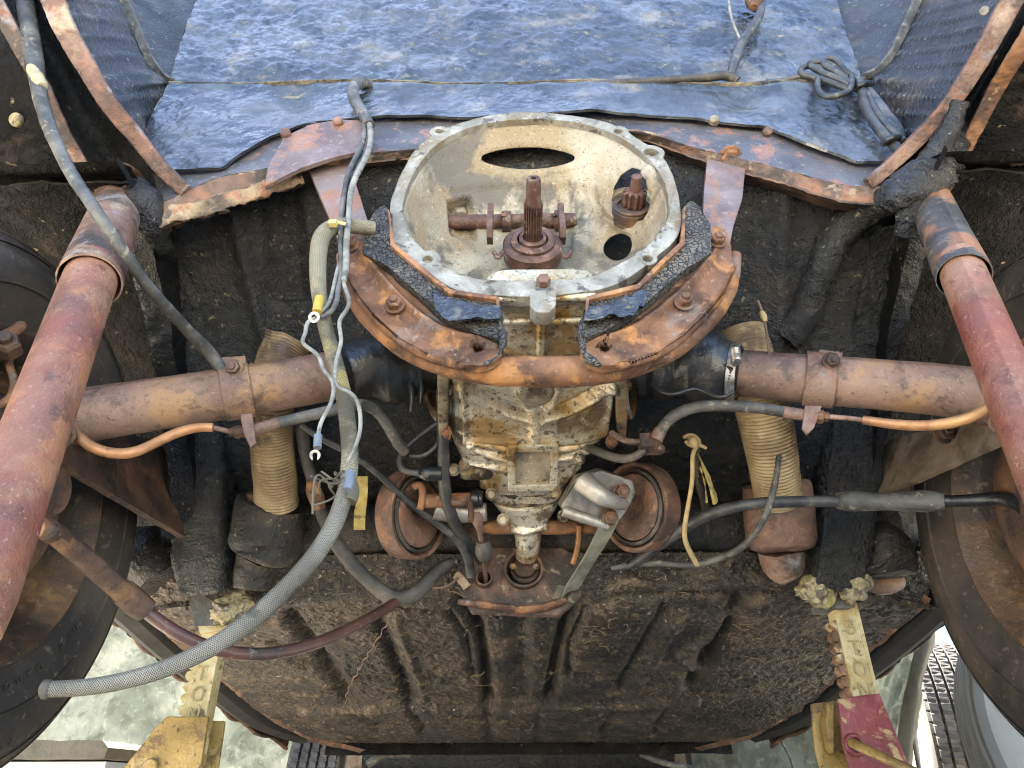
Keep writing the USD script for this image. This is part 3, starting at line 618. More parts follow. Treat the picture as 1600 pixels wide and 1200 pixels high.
# long rails with tar (either side)
for pts, lab in (([(236, 320, .625, 34), (262, 400, .70, 42), (285, 490, .775, 46), (303, 580, .855, 46), (313, 680, .925, 44), (318, 780, .995, 42), (322, 860, 1.045, 42), (328, 925, 1.08, 36)], 'l'), ([(1408, 330, .625, 44), (1385, 400, .70, 46), (1362, 490, .775, 46), (1342, 580, .855, 46), (1328, 680, .925, 46), (1316, 780, .995, 46), (1308, 860, 1.045, 44), (1296, 915, 1.08, 38)], 'r')):
    q = spline([[*P(u, v, y), px(P(u, v, y), r)] for u, v, y, r in pts], 170); t, a, b = frames(q[:, :3])
    x = np.array([1.0, 0, 0]); n_ = 44; vs = []
    for k in range(len(q)):
        e1 = nrm(x - t[k] * (x @ t[k])); e2 = np.cross(t[k], e1); e2 = e2 if e2 @ q[k, :3] < 0 else -e2
        w = np.linspace(0, 2 * np.pi, n_, endpoint=False); c, s = np.cos(w), np.sin(w); g = .42
        sx, sy = np.sign(c) * abs(c) ** g, np.sign(s) * abs(s) ** g * .8
        rid = 1 + .10 * np.exp(-((w - 2.25) / .12) ** 2)
        vs.append(q[k, :3] + q[k, 3] * rid[:, None] * (sx[:, None] * e1 + sy[:, None] * e2))
    v = np.array(vs).reshape(-1, 3); i = np.arange(len(q) - 1)[:, None] * n_; j = np.arange(n_)[None]; j2 = (j + 1) % n_
    f = np.stack([i + j, i + j2, i + n_ + j2, i + n_ + j], -1).reshape(-1, 4); f = np.vstack([f[:, [0, 1, 2]], f[:, [0, 2, 3]]])
    c0 = len(v); v = np.vstack([v, q[-1, :3]]); o = (len(q) - 1) * n_; jj = np.arange(n_); f = np.vstack([f, np.stack([np.full(n_, c0), o + jj, o + (jj + 1) % n_], 1)])
    m = rough((v, f), (.006, 22, 5), (.0035, 80, 6), (.0012, 220, 7)); body.part('side_rail', m, 'tar' if lab == 'l' else 'tar_thick', 60)

# torsion tube across the car and its swollen ends
s = spline([[-.60, 1.09, .585], [-.3, 1.09, .588], [0, 1.095, .592], [.3, 1.09, .588], [.63, 1.09, .585]], 160)
body.part('torsion_tube', rough(tube(s, .044, 40), (.003, 30, 3), (.0018, 130, 4)), 'tar_brown', 50)
for pts, nm, lk in (([(205, 862, 1.10, 40), (236, 872, 1.10, 50), (262, 905, 1.11, 44)], 'spring_hub', 'tar_brown'), ([(1340, 850, 1.05, 30), (1374, 868, 1.06, 52), (1388, 900, 1.07, 40)], 'spring_hub', 'tar_brown')):
    q = spline([[*P(u, v, y), px(P(u, v, y), r)] for u, v, y, r in pts], 40); body.part(nm, rough(tube(q[:, :3], q[:, 3], 28), (.008, 25, 2), (.003, 90, 3)), lk, 60)
for pts in ([(1348, 905, 1.10, 15), (1380, 912, 1.10, 17), (1404, 905, 1.10, 13)],):
    q = spline([[*P(u, v, y), px(P(u, v, y), r)] for u, v, y, r in pts], 20); body.part('exposed_patch', rough(tube(q[:, :3], q[:, 3], 18), (.004, 40, 2)), 'rust_axle', 60)

# floor pan with its pressed beads
ZP = .484
def bead(q, poly, wd, dp):
    return dp * np.exp(-(seg_dist(q, poly) / wd) ** 2)
def pan_disp(q, v):
    h = np.zeros(len(v)); sc = np.clip((q[:, 1] - 850) / 250, .2, 2) ** 0
    for poly, wd, dp in (([(724, 945), (748, 985), (758, 1040), (763, 1095)], 9, -.022), ([(905, 945), (880, 985), (868, 1035), (858, 1090)], 9, -.022),
        ([(640, 948), (700, 958), (730, 1000), (740, 1060)], 6, -.010), ([(888, 1055), (892, 1010), (915, 960), (960, 938), (1100, 926), (1215, 932)], 6, -.011), ([(888, 1055), (980, 1058), (1080, 1056)], 4, -.007),
        ([(1040, 955), (968, 1076)], 9, -.013), ([(1066, 958), (996, 1076)], 7, .006), ([(1152, 944), (1078, 1074)], 10, -.018), ([(1140, 966), (1062, 1022), (1092, 1050)], 6, .012),
        ([(592, 972), (642, 1094)], 9, -.015), ([(620, 968), (664, 1090)], 6, .006), ([(456, 968), (542, 1088)], 11, -.020), ([(430, 1010), (480, 1040), (520, 1040)], 8, -.010),
        ([(470, 1108), (620, 1104), (800, 1106), (1090, 1094)], 4, .012), ([(560, 1060), (720, 1064)], 4, -.006), ([(550, 1116), (590, 1140)], 7, -.012), ([(640, 1112), (662, 1142)], 7, -.012), ([(842, 1112), (838, 1150)], 8, -.008), ([(760, 1112), (765, 1150)], 8, -.008), ([(960, 1112), (940, 1150)], 8, -.010), ([(1046, 1110), (1022, 1140)], 7, -.010),
        ([(700, 1128), (900, 1130)], 3, -.006), ([(980, 905), (1100, 915), (1210, 900)], 8, .010), ([(400, 935), (560, 930), (700, 940)], 9, .012)):
        h += bead(q, poly, wd, dp)
    h += -.010 * sstep(25 - np.abs(q[:, 0] - 812), 0, 20) * (q[:, 1] < 1095)
    return 1.35 * h + .0030 * (meshkit.fbm(v * 9, 3, 21) - .5) * 2 + .0016 * (meshkit.fbm(v * 60, 3, 22) - .5) * 2 + 0.0040 * (meshkit.fbm(v * 120, 2, 23) - .5) * 2 * (.3 + meshkit.noise(v * 11, 5))
ys = np.array([1.085, 1.12, 1.17,  1.28, 1.5, 1.8, 2.05, 2.20]); half = np.array([.66, .67, .67, .665, .655, .645, .585, .47])
zs = np.array([.54, .505, ZP + .001, ZP, ZP, ZP, ZP + .003, ZP + .03])
C = np.array([[[x * h + .015, y, z] for x in np.linspace(-1, 1, 9)] for y, h, z in zip(ys, half, zs)])
body.part('floor_pan', sheet(C, 520, 420, .003, pan_disp), 'pan_tar', 60)

# sills: dark hollow channel with a ragged rusty flange
for s_ in (-1, 1):
    x0 = .015 + s_ * .655
    path = np.array([[x0 + s_ * .055, 1.12, .53], [x0 + s_ * .055, 1.4, .53], [x0 + s_ * .05, 1.7, .535], [x0 + s_ * .03, 1.95, .54], [x0 - s_ * .03, 2.12, .55]])
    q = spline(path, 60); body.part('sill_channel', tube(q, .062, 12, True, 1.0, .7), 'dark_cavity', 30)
    def skirt(a, b, s_=s_):
        y = 1.16 + 1.0 * a; off = np.interp(y, [1.1, 1.7, 1.95, 2.16], [.085, .080, .058, .010])
        z = .55 - .058 * b - .012 * b * (meshkit.noise(np.stack([y * 30, y * 0, y * 0 + s_], 1)) - .3)
        return np.stack([.015 + s_ * (.655 + off + .012 * b), y, z], 1)
    body.part('sill_skirt', rough(grid(skirt, 90, 14), (.004, 40, 3)), 'sill_dark', 50)
    ys_ = 1.16 + 1.0 * np.linspace(0, 1, 90); of_ = np.interp(ys_, [1.1, 1.7, 1.95, 2.16], [.085, .080, .058, .010]); body.part('sill_edge', rough(tube(np.stack([.015 + s_ * (.667 + of_), ys_, .490 + .004 * np.sin(ys_ * 40)], 1), .0055, 8), (.004, 40, 3)), 'rust_dark', 40)
    def flange(a, b, s_=s_):
        y = 1.14 + 1.06 * a; h = np.interp(y, ys, half)
        wob = .018 * (meshkit.fbm(np.stack([y * 16, y * 0, y * 0 + s_ * 3], 1), 4, 5) - .35)
        return np.stack([.015 + s_ * (h - .012 + b * (.012 + np.maximum(wob, -.015))), y, ZP + .006 - .010 * b + .004 * (meshkit.noise(np.stack([y * 12, y * 0, y * 0], 1)) - .5) * b], 1)
    body.part('pan_flange', rough(grid(flange, 320, 8), (.0012, 60, 3)), 'edge_rust', 50)
body.part('front_closing', rough(grid(lambda a, b: np.stack([-.56 + 1.15 * a, 2.19 + .04 * b - .03 * (1 - (2 * a - 1) ** 2) * 0, .475 + .5 * b], 1), 60, 30), (.01, 12, 3), (.012, 22, 5), (.004, 60, 3)), 'tar_black', 50)
for s_ in (-1, 1):
    x0 = .015 + s_ * .515
    def wf(a, b, x0=x0, s_=s_):
        x = x0 + s_ * .42 * a; z = .470 + .03 * np.sin(a * 7) * .3 + (.5 - .0) * b; y = 1.125 + .05 * np.sin(a * 3.1) * (1 - b) - .04 * b
        return np.stack([x, y, z], 1)
    body.part('wheelhouse_front', rough(grid(wf, 90, 70), (.012, 14, 5), (.004, 60, 6)), 'tar_brown', 50)
# tunnel face with the two round openings
c1, c2 = P(818, 893, 1.085), P(757, 908, 1.085)
g = Polygon([P(u, v, 1.085)[[0, 2]] for u, v in ((735, 870), (790, 850), (860, 850), (905, 880), (902, 930), (870, 955), (740, 950), (722, 915))]).buffer(.006)
g = g.difference(Point(c1[0], c1[2]).buffer(px(c1, 27))).difference(Point(c2[0], c2[2]).buffer(px(c2, 10)))
tf = body.part('tunnel_face', prism(g, [0, 1.097, 0], np.array([1., 0, 0]), np.array([0, 0, 1.]), .012), 'edge_rust', 30)
body.part('opening_rim', lathe([(px(c1, 30), 0), (px(c1, 31), -.012), (px(c1, 27), -.012), (px(c1, 26), 0), (px(c1, 25), .10)], c1, [0, 1, 0], 40), 'rust_dark', 40)
body.part('opening_rim', lathe([(px(c2, 12.5), 0), (px(c2, 13), -.014), (px(c2, 10.5), -.014), (px(c2, 10), 0), (px(c2, 9.5), .08)], c2, [0, 1, 0], 28), 'rust_dark', 40)
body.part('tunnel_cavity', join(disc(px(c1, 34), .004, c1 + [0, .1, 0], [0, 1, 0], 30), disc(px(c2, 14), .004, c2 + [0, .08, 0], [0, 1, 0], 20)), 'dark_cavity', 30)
o = [[*P(u, v, 1.08), px(P(u, v, 1.08), r)] for u, v, r in ((716, 940, 7), (760, 946, 10), (820, 952, 11), (866, 944, 12), (884, 938, 10))]
q = spline(o, 50); body.part('rust_lip', rough(tube(q[:, :3], q[:, 3], 20, True, .5, .9), (.002, 50, 2), (.001, 140, 2)), 'rust_brown', 50)

# outer fenders beyond the wheels
for s_, out in ((-1, outL), (1, outR)):
    wl = math.radians(118); xs_ = np.linspace(-.515, -.99, 8) if s_ < 0 else np.linspace(.545, 1.02, 8)
    A_ = [P(u, v, y + .004) for u, v, y in out]; B_ = [np.array([x, .72 + .388 * math.cos(wl), .47 + .388 * math.sin(wl)]) for x in xs_]
    LN = sheet(np.array([A_, [(p * .6 + q * .4) + np.array([0, .012, .012]) for p, q in zip(A_, B_)], [(p * .25 + q * .75) + np.array([0, .010, .010]) for p, q in zip(A_, B_)], B_]), 80, 50, .003, None, [(.006, 20, 3), (.003, 80, 4)])
    body.part('fender_liner', LN, 'tar_black', 60)
    if s_ < 0:
        p_, n_ = hit(27, 188, LN); body.part('plug', rough(disc(px(p_, 11), .007, p_ - n_ * .002, n_, 24), (.001, 60, 2)), 'padding', 40)
    xo = .015 + s_ * .97
    def skin(a, b, xo=xo, s_=s_):
        w = math.radians(28) + a * math.radians(112); return np.stack([xo - s_ * .10 * b, .70 + (.36 + .10 * b) * np.cos(w), .47 + (.36 + .10 * b) * np.sin(w)], 1)
    body.part('outer_fender', grid(skin, 70, 6), 'tar_black', 60)

o_ = P(1538, 17, .42); body.part('paint_chip', rough(disc(px(o_, 7), .0015, o_ + nrm(-o_) * .012, nrm(-o_), 14), (.001, 200, 2)), 'alu_rim', 40)

cl = body.part('tab', rough(tube(spline([P(712, 898, 1.07), P(720, 905, 1.066), P(730, 918, 1.07)], 14), .007, 8, True, 1, .3), (.001, 60, 2)), 'fold_tan', 30)
body.part('tab_wire', ptube([(716, 902, 1.064, 2), (700, 915, 1.07, 2), (680, 918, 1.075, 2), (660, 914, 1.08, 1.5)], 24, 6), 'rust_axle', 30)

# the cabin and the front of the body above the floor: out of the picture, but they shade the yard under the car
def shell_body(secs, n=40):
    vs = []
    for y, hw, z0, z1 in secs:
        w = np.linspace(0, 2 * np.pi, n, endpoint=False); c, s = np.cos(w), np.sin(w); vs.append(np.stack([.015 + hw * np.sign(c) * abs(c) ** .45, np.full(n, y), (z0 + z1) / 2 + (z1 - z0) / 2 * np.sign(s) * abs(s) ** .55], 1))
    v = np.vstack(vs); K = len(secs); i = np.arange(K - 1)[:, None] * n; j = np.arange(n)[None]; j2 = (j + 1) % n; f = np.stack([i + j, i + j2, i + n + j2, i + n + j], -1).reshape(-1, 4); f = np.vstack([f[:, [0, 1, 2]], f[:, [0, 2, 3]]])
    m = len(v); v = np.vstack([v, vs[0].mean(0), vs[-1].mean(0)]); jj = np.arange(n); q = (jj + 1) % n; o = (K - 1) * n
    return v, np.vstack([f, np.stack([np.full(n, m), q, jj], 1), np.stack([np.full(n, m + 1), o + jj, o + q], 1)])
body.part('cabin', shell_body([(.78, .55, 1.00, 1.60), (1.0, .64, .80, 1.78), (1.5, .70, .62, 1.86), (2.0, .70, .62, 1.80), (2.35, .66, .66, 1.45), (2.9, .60, .72, 1.22), (3.35, .45, .76, 1.0)]), 'edge_paint', 40)
for s_ in (-1, 1):
    def top(a, b, s_=s_):
        y = .18 + 1.15 * a; h = 1.02 - .55 * (a - .5) ** 2; return np.stack([.015 + s_ * (.76 + .24 * b), y, h - .02 - .18 * b * b], 1)
    body.part('rear_wing', rough(grid(top, 40, 16), (.002, 10, 3)), 'edge_paint', 50)

# ---------------------------------------------------------------- the gearbox with its bell housing
gb = Thing('transaxle', 'cast aluminium gearbox with open round bell housing facing the viewer', 'gearbox')
YB = .55
OUT = [(850, 463), (905, 457), (950, 449), (988, 430), (1030, 398), (1060, 366), (1064, 332), (1057, 292), (1044, 258), (1028, 238), (1003, 221), (968, 199), (922, 185), (872, 178), (822, 175), (772, 179), (728, 189), (690, 204), (660, 222), (638, 250), (621, 285), (610, 318), (610, 352), (620, 384), (650, 408), (668, 424), (692, 442), (722, 456), (765, 461), (805, 463)]
INN = [(842, 438), (885, 437), (935, 428), (968, 412), (1000, 394), (1028, 365), (1043, 335), (1043, 305), (1030, 270), (1008, 243), (975, 218), (935, 200), (890, 190), (842, 186), (795, 188), (750, 195), (712, 208), (680, 228), (652, 262), (634, 300), (630, 335), (640, 366), (662, 390), (690, 412), (725, 430), (775, 438)]
cB = P(833, 322, YB)
def loop(pts, n):
    q = np.array([P(u, v, YB) for u, v in pts]); q = np.vstack([q, q[:1]])
    d = np.r_[0, np.cumsum(np.linalg.norm(np.diff(q, axis=0), axis=1))]; c = CubicSpline(d, q, bc_type='periodic'); q = c(np.linspace(0, d[-1], 720, endpoint=False))
    a = np.unwrap(np.arctan2(q[:, 2] - cB[2], q[:, 0] - cB[0])); a = np.where(a < 0, a + 2 * np.pi, a) % (2 * np.pi); r = np.hypot(q[:, 2] - cB[2], q[:, 0] - cB[0]); o = np.argsort(a)
    w = np.linspace(0, 2 * np.pi, n, endpoint=False); return np.interp(w, a[o], r[o], period=2 * np.pi), w
NB = 144
ro, wB = loop(OUT, NB); ri, _ = loop(INN, NB)
rmean = ri.mean()
def shell(prof, r0):
    """prof: (share of the rim radius, y offset, roundness) -> closed solid, y rising."""
    vs = []
    for s, y, k in prof:
        r = s * ((1 - k) * r0 + k * rmean); vs.append(np.stack([cB[0] + r * np.cos(wB), np.full(NB, YB + y), cB[2] + r * np.sin(wB)], 1))
    v = np.vstack(vs); K = len(prof); i = np.arange(K - 1)[:, None] * NB; j = np.arange(NB)[None]; j2 = (j + 1) % NB
    f = np.stack([i + j, i + NB + j, i + NB + j2, i + j2], -1).reshape(-1, 4); f = np.vstack([f[:, [0, 1, 2]], f[:, [0, 2, 3]]])
    c = len(v); v = np.vstack([v, [[cB[0], YB + prof[0][1], cB[2]], [cB[0], YB + prof[-1][1], cB[2]]]]); jj = np.arange(NB); q = (jj + 1) % NB; o = (K - 1) * NB
    return v, np.vstack([f, np.stack([np.full(NB, c), jj, q], 1), np.stack([np.full(NB, c + 1), o + q, o + jj], 1)])
lin = lambda a, b, n: [a + (b - a) * k / n for k in range(n + 1)]
inner_prof = [(1.0, -.02, 0), (1.0, .004, 0), (.985, .012, .1), (.965, .022, .25), (.92, .040, .5), (.86, .058, .7), (.79, .076, .9), (.74, .086, 1), (.70, .092, 1), (.62, .097, 1), (.30, .104, 1)]
outer_prof = [(.985, .010, 0), (.975, .03, .15), (.95, .05, .5), (.90, .07, .8), (.82, .092, 1), (.72, .108, 1), (.5, .118, 1)]
BELL = man(shell(outer_prof, ro)) - man(shell(inner_prof, ri))
def ycyl(c, r, y0, y1, n=40, sx=1.0):
    w = np.linspace(0, 2 * np.pi, n, endpoint=False); cs = m3.CrossSection([np.stack([c[0] + sx * r * np.cos(w), c[2] + r * np.sin(w)], 1)])
    v, f = unman(cs.extrude(y1 - y0)); v = np.stack([v[:, 0], y1 - v[:, 2], v[:, 1]], 1); return man((v, f))
def viewcut(pts, t0, t1):
    """a wedge through photo points, pointing away from the lens, as the cutter of an opening"""
    n = len(pts); a = np.array([PT(u, v, t0) for u, v in pts]); b = np.array([PT(u, v, t1) for u, v in pts]); return man((np.vstack([a, b, a.mean(0)[None], b.mean(0)[None]]),
        np.vstack([[[j, (j + 1) % n, n + (j + 1) % n] for j in range(n)], [[j, n + (j + 1) % n, n + j] for j in range(n)], [[2 * n, (j + 1) % n, j] for j in range(n)], [[2 * n + 1, n + j, n + (j + 1) % n] for j in range(n)]])))
slot = [(825 + 73 * np.sign(math.cos(w)) * abs(math.cos(w)) ** 1.0, 246 + 16 * math.sin(w) * (1 - .25 * math.cos(w) ** 2) + (2.5 if math.sin(w) > 0 else 0)) for w in np.linspace(0, 2 * np.pi, 40, endpoint=False)]
BELL -= viewcut(slot, .80, 1.25)
cS = P(990, 312, .60)
BELL -= viewcut([(956, 312), (960, 292), (971, 273), (988, 262), (1004, 266), (1016, 282), (1016, 332), (1006, 345), (985, 346), (967, 336)], .80, 1.10)
hole = [(965 + 22 * math.cos(w) + 4 * math.sin(w), 386 - 21 * math.sin(w) * (1 + .12 * math.cos(w))) for w in np.linspace(0, 2 * np.pi, 30, endpoint=False)]
BELL -= viewcut(hole, .75, 1.1)
bm = unman(BELL.refine_to_length(.0042))
def bell_marks(q):
    h = plateau(q, [(897, 347), (945, 338), (975, 350), (935, 378), (915, 405), (893, 408)], .007, 5) + ridge(q, curve([(936, 292), (944, 325), (962, 350), (985, 362)]), 5, .006) + ridge(q, curve([(915, 400), (930, 425), (948, 440)]), 10, .004)
    h += ridge(q, curve([(915, 285), (922, 310), (930, 328)]), 4, .003) - plateau(q, [(702, 318), (735, 312), (742, 335), (742, 372), (706, 368)], .014, 5) + ridge(q, curve([(700, 375), (735, 395), (745, 425), (725, 445)]), 9, .006)
    h += ridge(q, curve([(640, 395), (690, 425), (740, 445)]), 6, .004) + ridge(q, [(700, 290), (760, 285), (880, 284), (915, 288)], 7, .0025)
    h += plateau(q, [(748, 432), (752, 405), (775, 388), (895, 388), (915, 410), (918, 440)], .006, 6) + ridge(q, [(845, 330), (850, 345)], 6, .002)
    h += ridge(q, curve([(752, 262), (790, 272), (860, 270), (898, 258)]), 5, .0025) + ridge(q, curve([(752, 236), (790, 226), (860, 226), (898, 236)]), 4, .002)
    return h + plateau(q, [(985, 285), (1012, 258), (1030, 268), (1020, 300)], .006, 5) + ridge(q, [(1035, 300), (1010, 345)], 5, .004)
bell = gb.part('bell_housing', rough(emboss(bm, bell_marks), (.0006, 60, 3)), 'alu_dusty', 32)
# rim flange with lugs and bolt holes
w = wB
po = Polygon(np.stack([cB[0] + ro * np.cos(w), cB[2] + ro * np.sin(w)], 1)); pi_ = Polygon(np.stack([cB[0] + ri * np.cos(w), cB[2] + ri * np.sin(w)], 1))
LUGS = [(686, 205, 15, 6.5), (966, 205, 16, 7), (1017, 238, 21, 11), (1012, 404, 15, 8), (668, 405, 15, 8)]
g, gi = po, pi_
for u, v, r, h in LUGS:
    c = P(u, v, YB); g = g.union(Point(c[0], c[2]).buffer(px(c, r)))
    if v > 300:
        gi = gi.difference(Point(c[0], c[2]).buffer(px(c, r + 6)))
g = g.buffer(.004).buffer(-.008).buffer(.004); ringp = g.difference(gi.buffer(-.002).buffer(.002))
for u, v, r, h in LUGS:
    c = P(u, v, YB); ringp = ringp.difference(Point(c[0], c[2]).buffer(px(c, h)))
cn = P(848, 440, YB); ringp = ringp.difference(Polygon([(cn[0] - .010, cn[2] + .03), (cn[0] + .010, cn[2] + .03), (cn[0] + .008, cn[2] - .016), (cn[0] - .008, cn[2] - .016)]))
fm = refine(prism(ringp, [0, YB + .016, 0], np.array([1., 0, 0]), np.array([0, 0, 1.]), .016), .012)
gb.part('rim_flange', rough(fm, (.0009, 70, 5)), 'alu_rim', 30)
# pads standing inside the rim
for u, v, a_, b_ in ((1030, 378, 9, 9), (652, 392, 8, 9)):
    c = P(u, v, YB + .006); e = px(c, 1); bx = trimesh.creation.box([a_ * 1.5 * e, .012, b_ * 1.5 * e]); gb.part('cast_pad', (np.array(bx.vertices) + c + [0, .008, 0], np.array(bx.faces)), 'alu_rim', 20)
gb.part('starter_boss', ring(.042, .030, .012, P(988, 318, .612), [0, 1, 0], 48), 'alu_dusty', 40)
# bearing carrier at the foot of the shaft
cs = P(833, 425, .648)
gb.part('bearing_carrier', lathe([(.072, .0), (.070, -.010), (.050, -.016), (.044, -.022), (0, -.022)], [cs[0], .662, cs[2] + .012], [0, 1, 0], 48), 'alu_dusty', 40)

# input shaft, throw-out bearing, fork
pT, pBs = P(834, 278, .508), P(832, 388, .617); axd = nrm(pBs - pT); x_, y_, z_ = basis(axd); La = np.linalg.norm(pBs - pT)
spl = lambda a, h: 1 + .085 * np.sign(math.sin(a * 22)) * (1 if .036 < h < .118 else 0)
sh = lathe([(.003, .008), (.0034, 0), (.0072, .0), (.0092, .004), (.0096, .010), (.0096, .031), (.0112, .0345), (.0115, .040), (.0115, .118), (.0108, .125), (.0108, La + .05)], pT, axd, 176, spl)
gb.part('input_shaft', sh, 'rust_shaft', 28)
oB = pBs
tb = gb.part('release_bearing', join(ring(.0405, .030, .020, oB - axd * .010, axd, 64, .003), ring(.0295, .021, .020, oB - axd * .016, axd, 56, .0025), ring(.0185, .0135, .026, oB - axd * .020, axd, 48, .002), disc(.0395, .010, oB + axd * .006, axd, 56)), 'rust_shaft', 32)
gb.part('groove_face', ring(.0305, .0285, .004, oB - axd * .0068, axd, 56, .0006), 'rubber_black', 30, of=tb)
gb.part('bearing_sleeve', join(disc(.030, .024, oB + axd * .016, axd, 48), disc(.036, .007, oB + axd * .033, axd, 48)), 'rust_dark', 32)
fa, fb = P(700, 347, .640), P(900, 344, .640)
fk = gb.part('release_shaft', join(tube(spline([fa, fb], 30), .0105, 24), ring(.0155, .0100, .014, P(784, 346, .640), [1, 0, 0], 28), ring(.0155, .0100, .014, P(866, 345, .640), [1, 0, 0], 28)), 'rust_shaft', 40)
for u in (776, 882):
    poly = [(.0, .008), (.006, .012), (.014, .006), (.016, -.030), (.022, -.058), (.012, -.066), (-.004, -.060), (-.004, -.02)]
    c = P(776 if u == 776 else 884, 346, .628); m = prism(Polygon([(a, b) for a, b in poly]).buffer(.0015), c + [-.004, -.012, 0], nrm([0, -1, 0]) * 1.0, np.array([0, 0, 1.]), .008)
    gb.part('fork_arm', m, 'rust_shaft', 30, of=fk)
for u, v in ((786, 338), (866, 338)):
    gb.part('fork_pin', disc(.0045, .004, P(u, v, .6265), [0, -1, .3], 14), 'rust_dark', 30, of=fk)
for u in (778, 884): gb.part('clip_end', tube(spline([P(u - 6, 394, .60), P(u, 402, .598), P(u + 7, 394, .60)], 14), .0032, 10), 'rust_shaft', 40, of=tb)
# starter drive seen in its bore
st = P(986, 324, .604); sd = nrm([.0, -1, .10])
sx = gb.part('starter_nose', join(disc(.0262, .022, st + sd * -.022, sd, 48, .002), ring(.0262, .0195, .004, st, sd, 48, .001)), 'rust_dark', 30)
gear = lathe([(0, .0), (.0135, 0), (.0145, .002), (.0145, .020), (.0135, .022), (0, .022)], st + np.array([0.004, 0, .006]), sd, 132, lambda a, h: 1 + .16 * np.clip(2.2 * math.sin(a * 11), -1, 1))
gb.part('pinion_gear', gear, 'rust_shaft', 24, of=sx); gb.part('pinion_shaft', disc(.0075, .045, st + np.array([0.004, 0, .006]), sd, 24), 'rust_shaft', 30, of=sx)
# gasket bolt on the lower rim
gb.part('rim_bolt', bolt(P(849, 443, .546), nrm([0, -1, -.15]), .0082, .010, False, False), 'rust_flake', 30)

# underside of the casing: bell floor, ribs
def ysolid(secs, n=56):
    """secs: (u_left, u_right, v_bottom, Y, height, squareness) -> smooth casing whose lower outline meets the photo there."""
    S = []
    for ul, ur, vb, Y, h, g in secs:
        a, b = P(ul, vb, Y), P(ur, vb, Y); S.append([(a[0] + b[0]) / 2, Y, a[2] + h / 2, (b[0] - a[0]) / 2, h / 2, g])
    q = np.array(S); t = np.linspace(0, len(q) - 1, 14 * (len(q) - 1) + 1); from scipy.interpolate import PchipInterpolator
    q = PchipInterpolator(np.arange(len(q)), q)(t); w = np.linspace(0, 2 * np.pi, n, endpoint=False); c, s = np.cos(w), np.sin(w)
    v = np.concatenate([np.stack([k[0] + k[3] * np.sign(c) * abs(c) ** k[5], np.full(n, k[1]), k[2] + k[4] * np.sign(s) * abs(s) ** k[5]], 1) for k in q])
    K = len(q); i = np.arange(K - 1)[:, None] * n; j = np.arange(n)[None]; j2 = (j + 1) % n
    f = np.stack([i + j, i + n + j, i + n + j2, i + j2], -1).reshape(-1, 4); f = np.vstack([f[:, [0, 1, 2]], f[:, [0, 2, 3]]])
    c0 = len(v); v = np.vstack([v, v[:n].mean(0), v[o:].mean(0)] if (o := (K - 1) * n) else v); jj = np.arange(n); p = (jj + 1) % n
    return v, np.vstack([f, np.stack([np.full(n, c0), jj, p], 1), np.stack([np.full(n, c0 + 1), o + p, o + jj], 1)])
def xbox(pts4, Y, d, up):
    pass
gb.part('bell_floor', rough(ysolid([(760, 938, 466, .560, .05, .5), (762, 936, 520, .610, .05, .5), (770, 930, 560, .660, .06, .6)]), (.001, 50, 2)), 'alu_oily', 35)
def rib(a, b, r, up=.0):
    q = spline([[*P(*a), px(P(*a), r)], [*P(*b), px(P(*b), r)]], 20); return tube(q[:, :3], q[:, 3], 12, True, 1, 1)
gb.part('cast_rib', rib((847, 470, .556), (843, 560, .652), 9), 'alu_oily', 40)
gb.part('cast_rib', rib((786, 503, .588), (914, 501, .588), 6), 'alu_oily', 40)
gb.part('cast_rib', rib((770, 466, .557), (930, 464, .557), 7), 'alu_oily', 40)
gb.part('drain_lug', rough(refine(yprism([(828, 455), (870, 452), (868, 478), (858, 488), (838, 488), (828, 478)], .545, .02), .006), (.0006, 80, 2)), 'alu_rim', 30)
# final drive case
FD = [(688, 974, 570, .665, .17, .5), (684, 978, 592, .700, .19, .35), (684, 978, 606, .730, .20, .30), (686, 974, 632, .770, .20, .30), (691, 968, 662, .805, .19, .32), (698, 960, 686, .833, .18, .36), (706, 950, 698, .852, .16, .45)]
def oil(m, sd=3): return rough(m, (.0012, 40, sd), (.0004, 150, sd + 1))
def fd_marks(q):
    u, w = q[:, 0], q[:, 1]; l1 = curve([(712, 604), (735, 618), (770, 636), (815, 652), (838, 656)]); l2 = curve([(838, 656), (862, 652), (905, 636), (945, 612), (962, 600)])
    h = ridge(q, l1, 5, .008) + ridge(q, l2, 5, .008) - ridge(q, [(a + 2, b - 10) for a, b in l1[6:-4]], 5, .010) - ridge(q, [(a - 2, b - 10) for a, b in l2[4:-6]], 5, .010)
    h += ridge(q, curve([(812, 600), (822, 630), (836, 655)]), 6, .008) + ridge(q, curve([(872, 598), (862, 630), (842, 655)]), 6, .008) - plateau(q, [(822, 600), (866, 600), (852, 640), (838, 650), (828, 640)], .010, 6)
    h += ridge(q, [(836, 656), (835, 692)], 7, .007) + ridge(q, [(722, 598), (726, 688)], 4, .006) + ridge(q, [(958, 596), (944, 684)], 4, .006) - ridge(q, [(716, 600), (721, 690)], 3, .006) - ridge(q, [(964, 600), (950, 686)], 3, .006)
    h += ridge(q, curve([(716, 688), (760, 690), (830, 694), (900, 690), (950, 678)]), 4, .004)
    return h
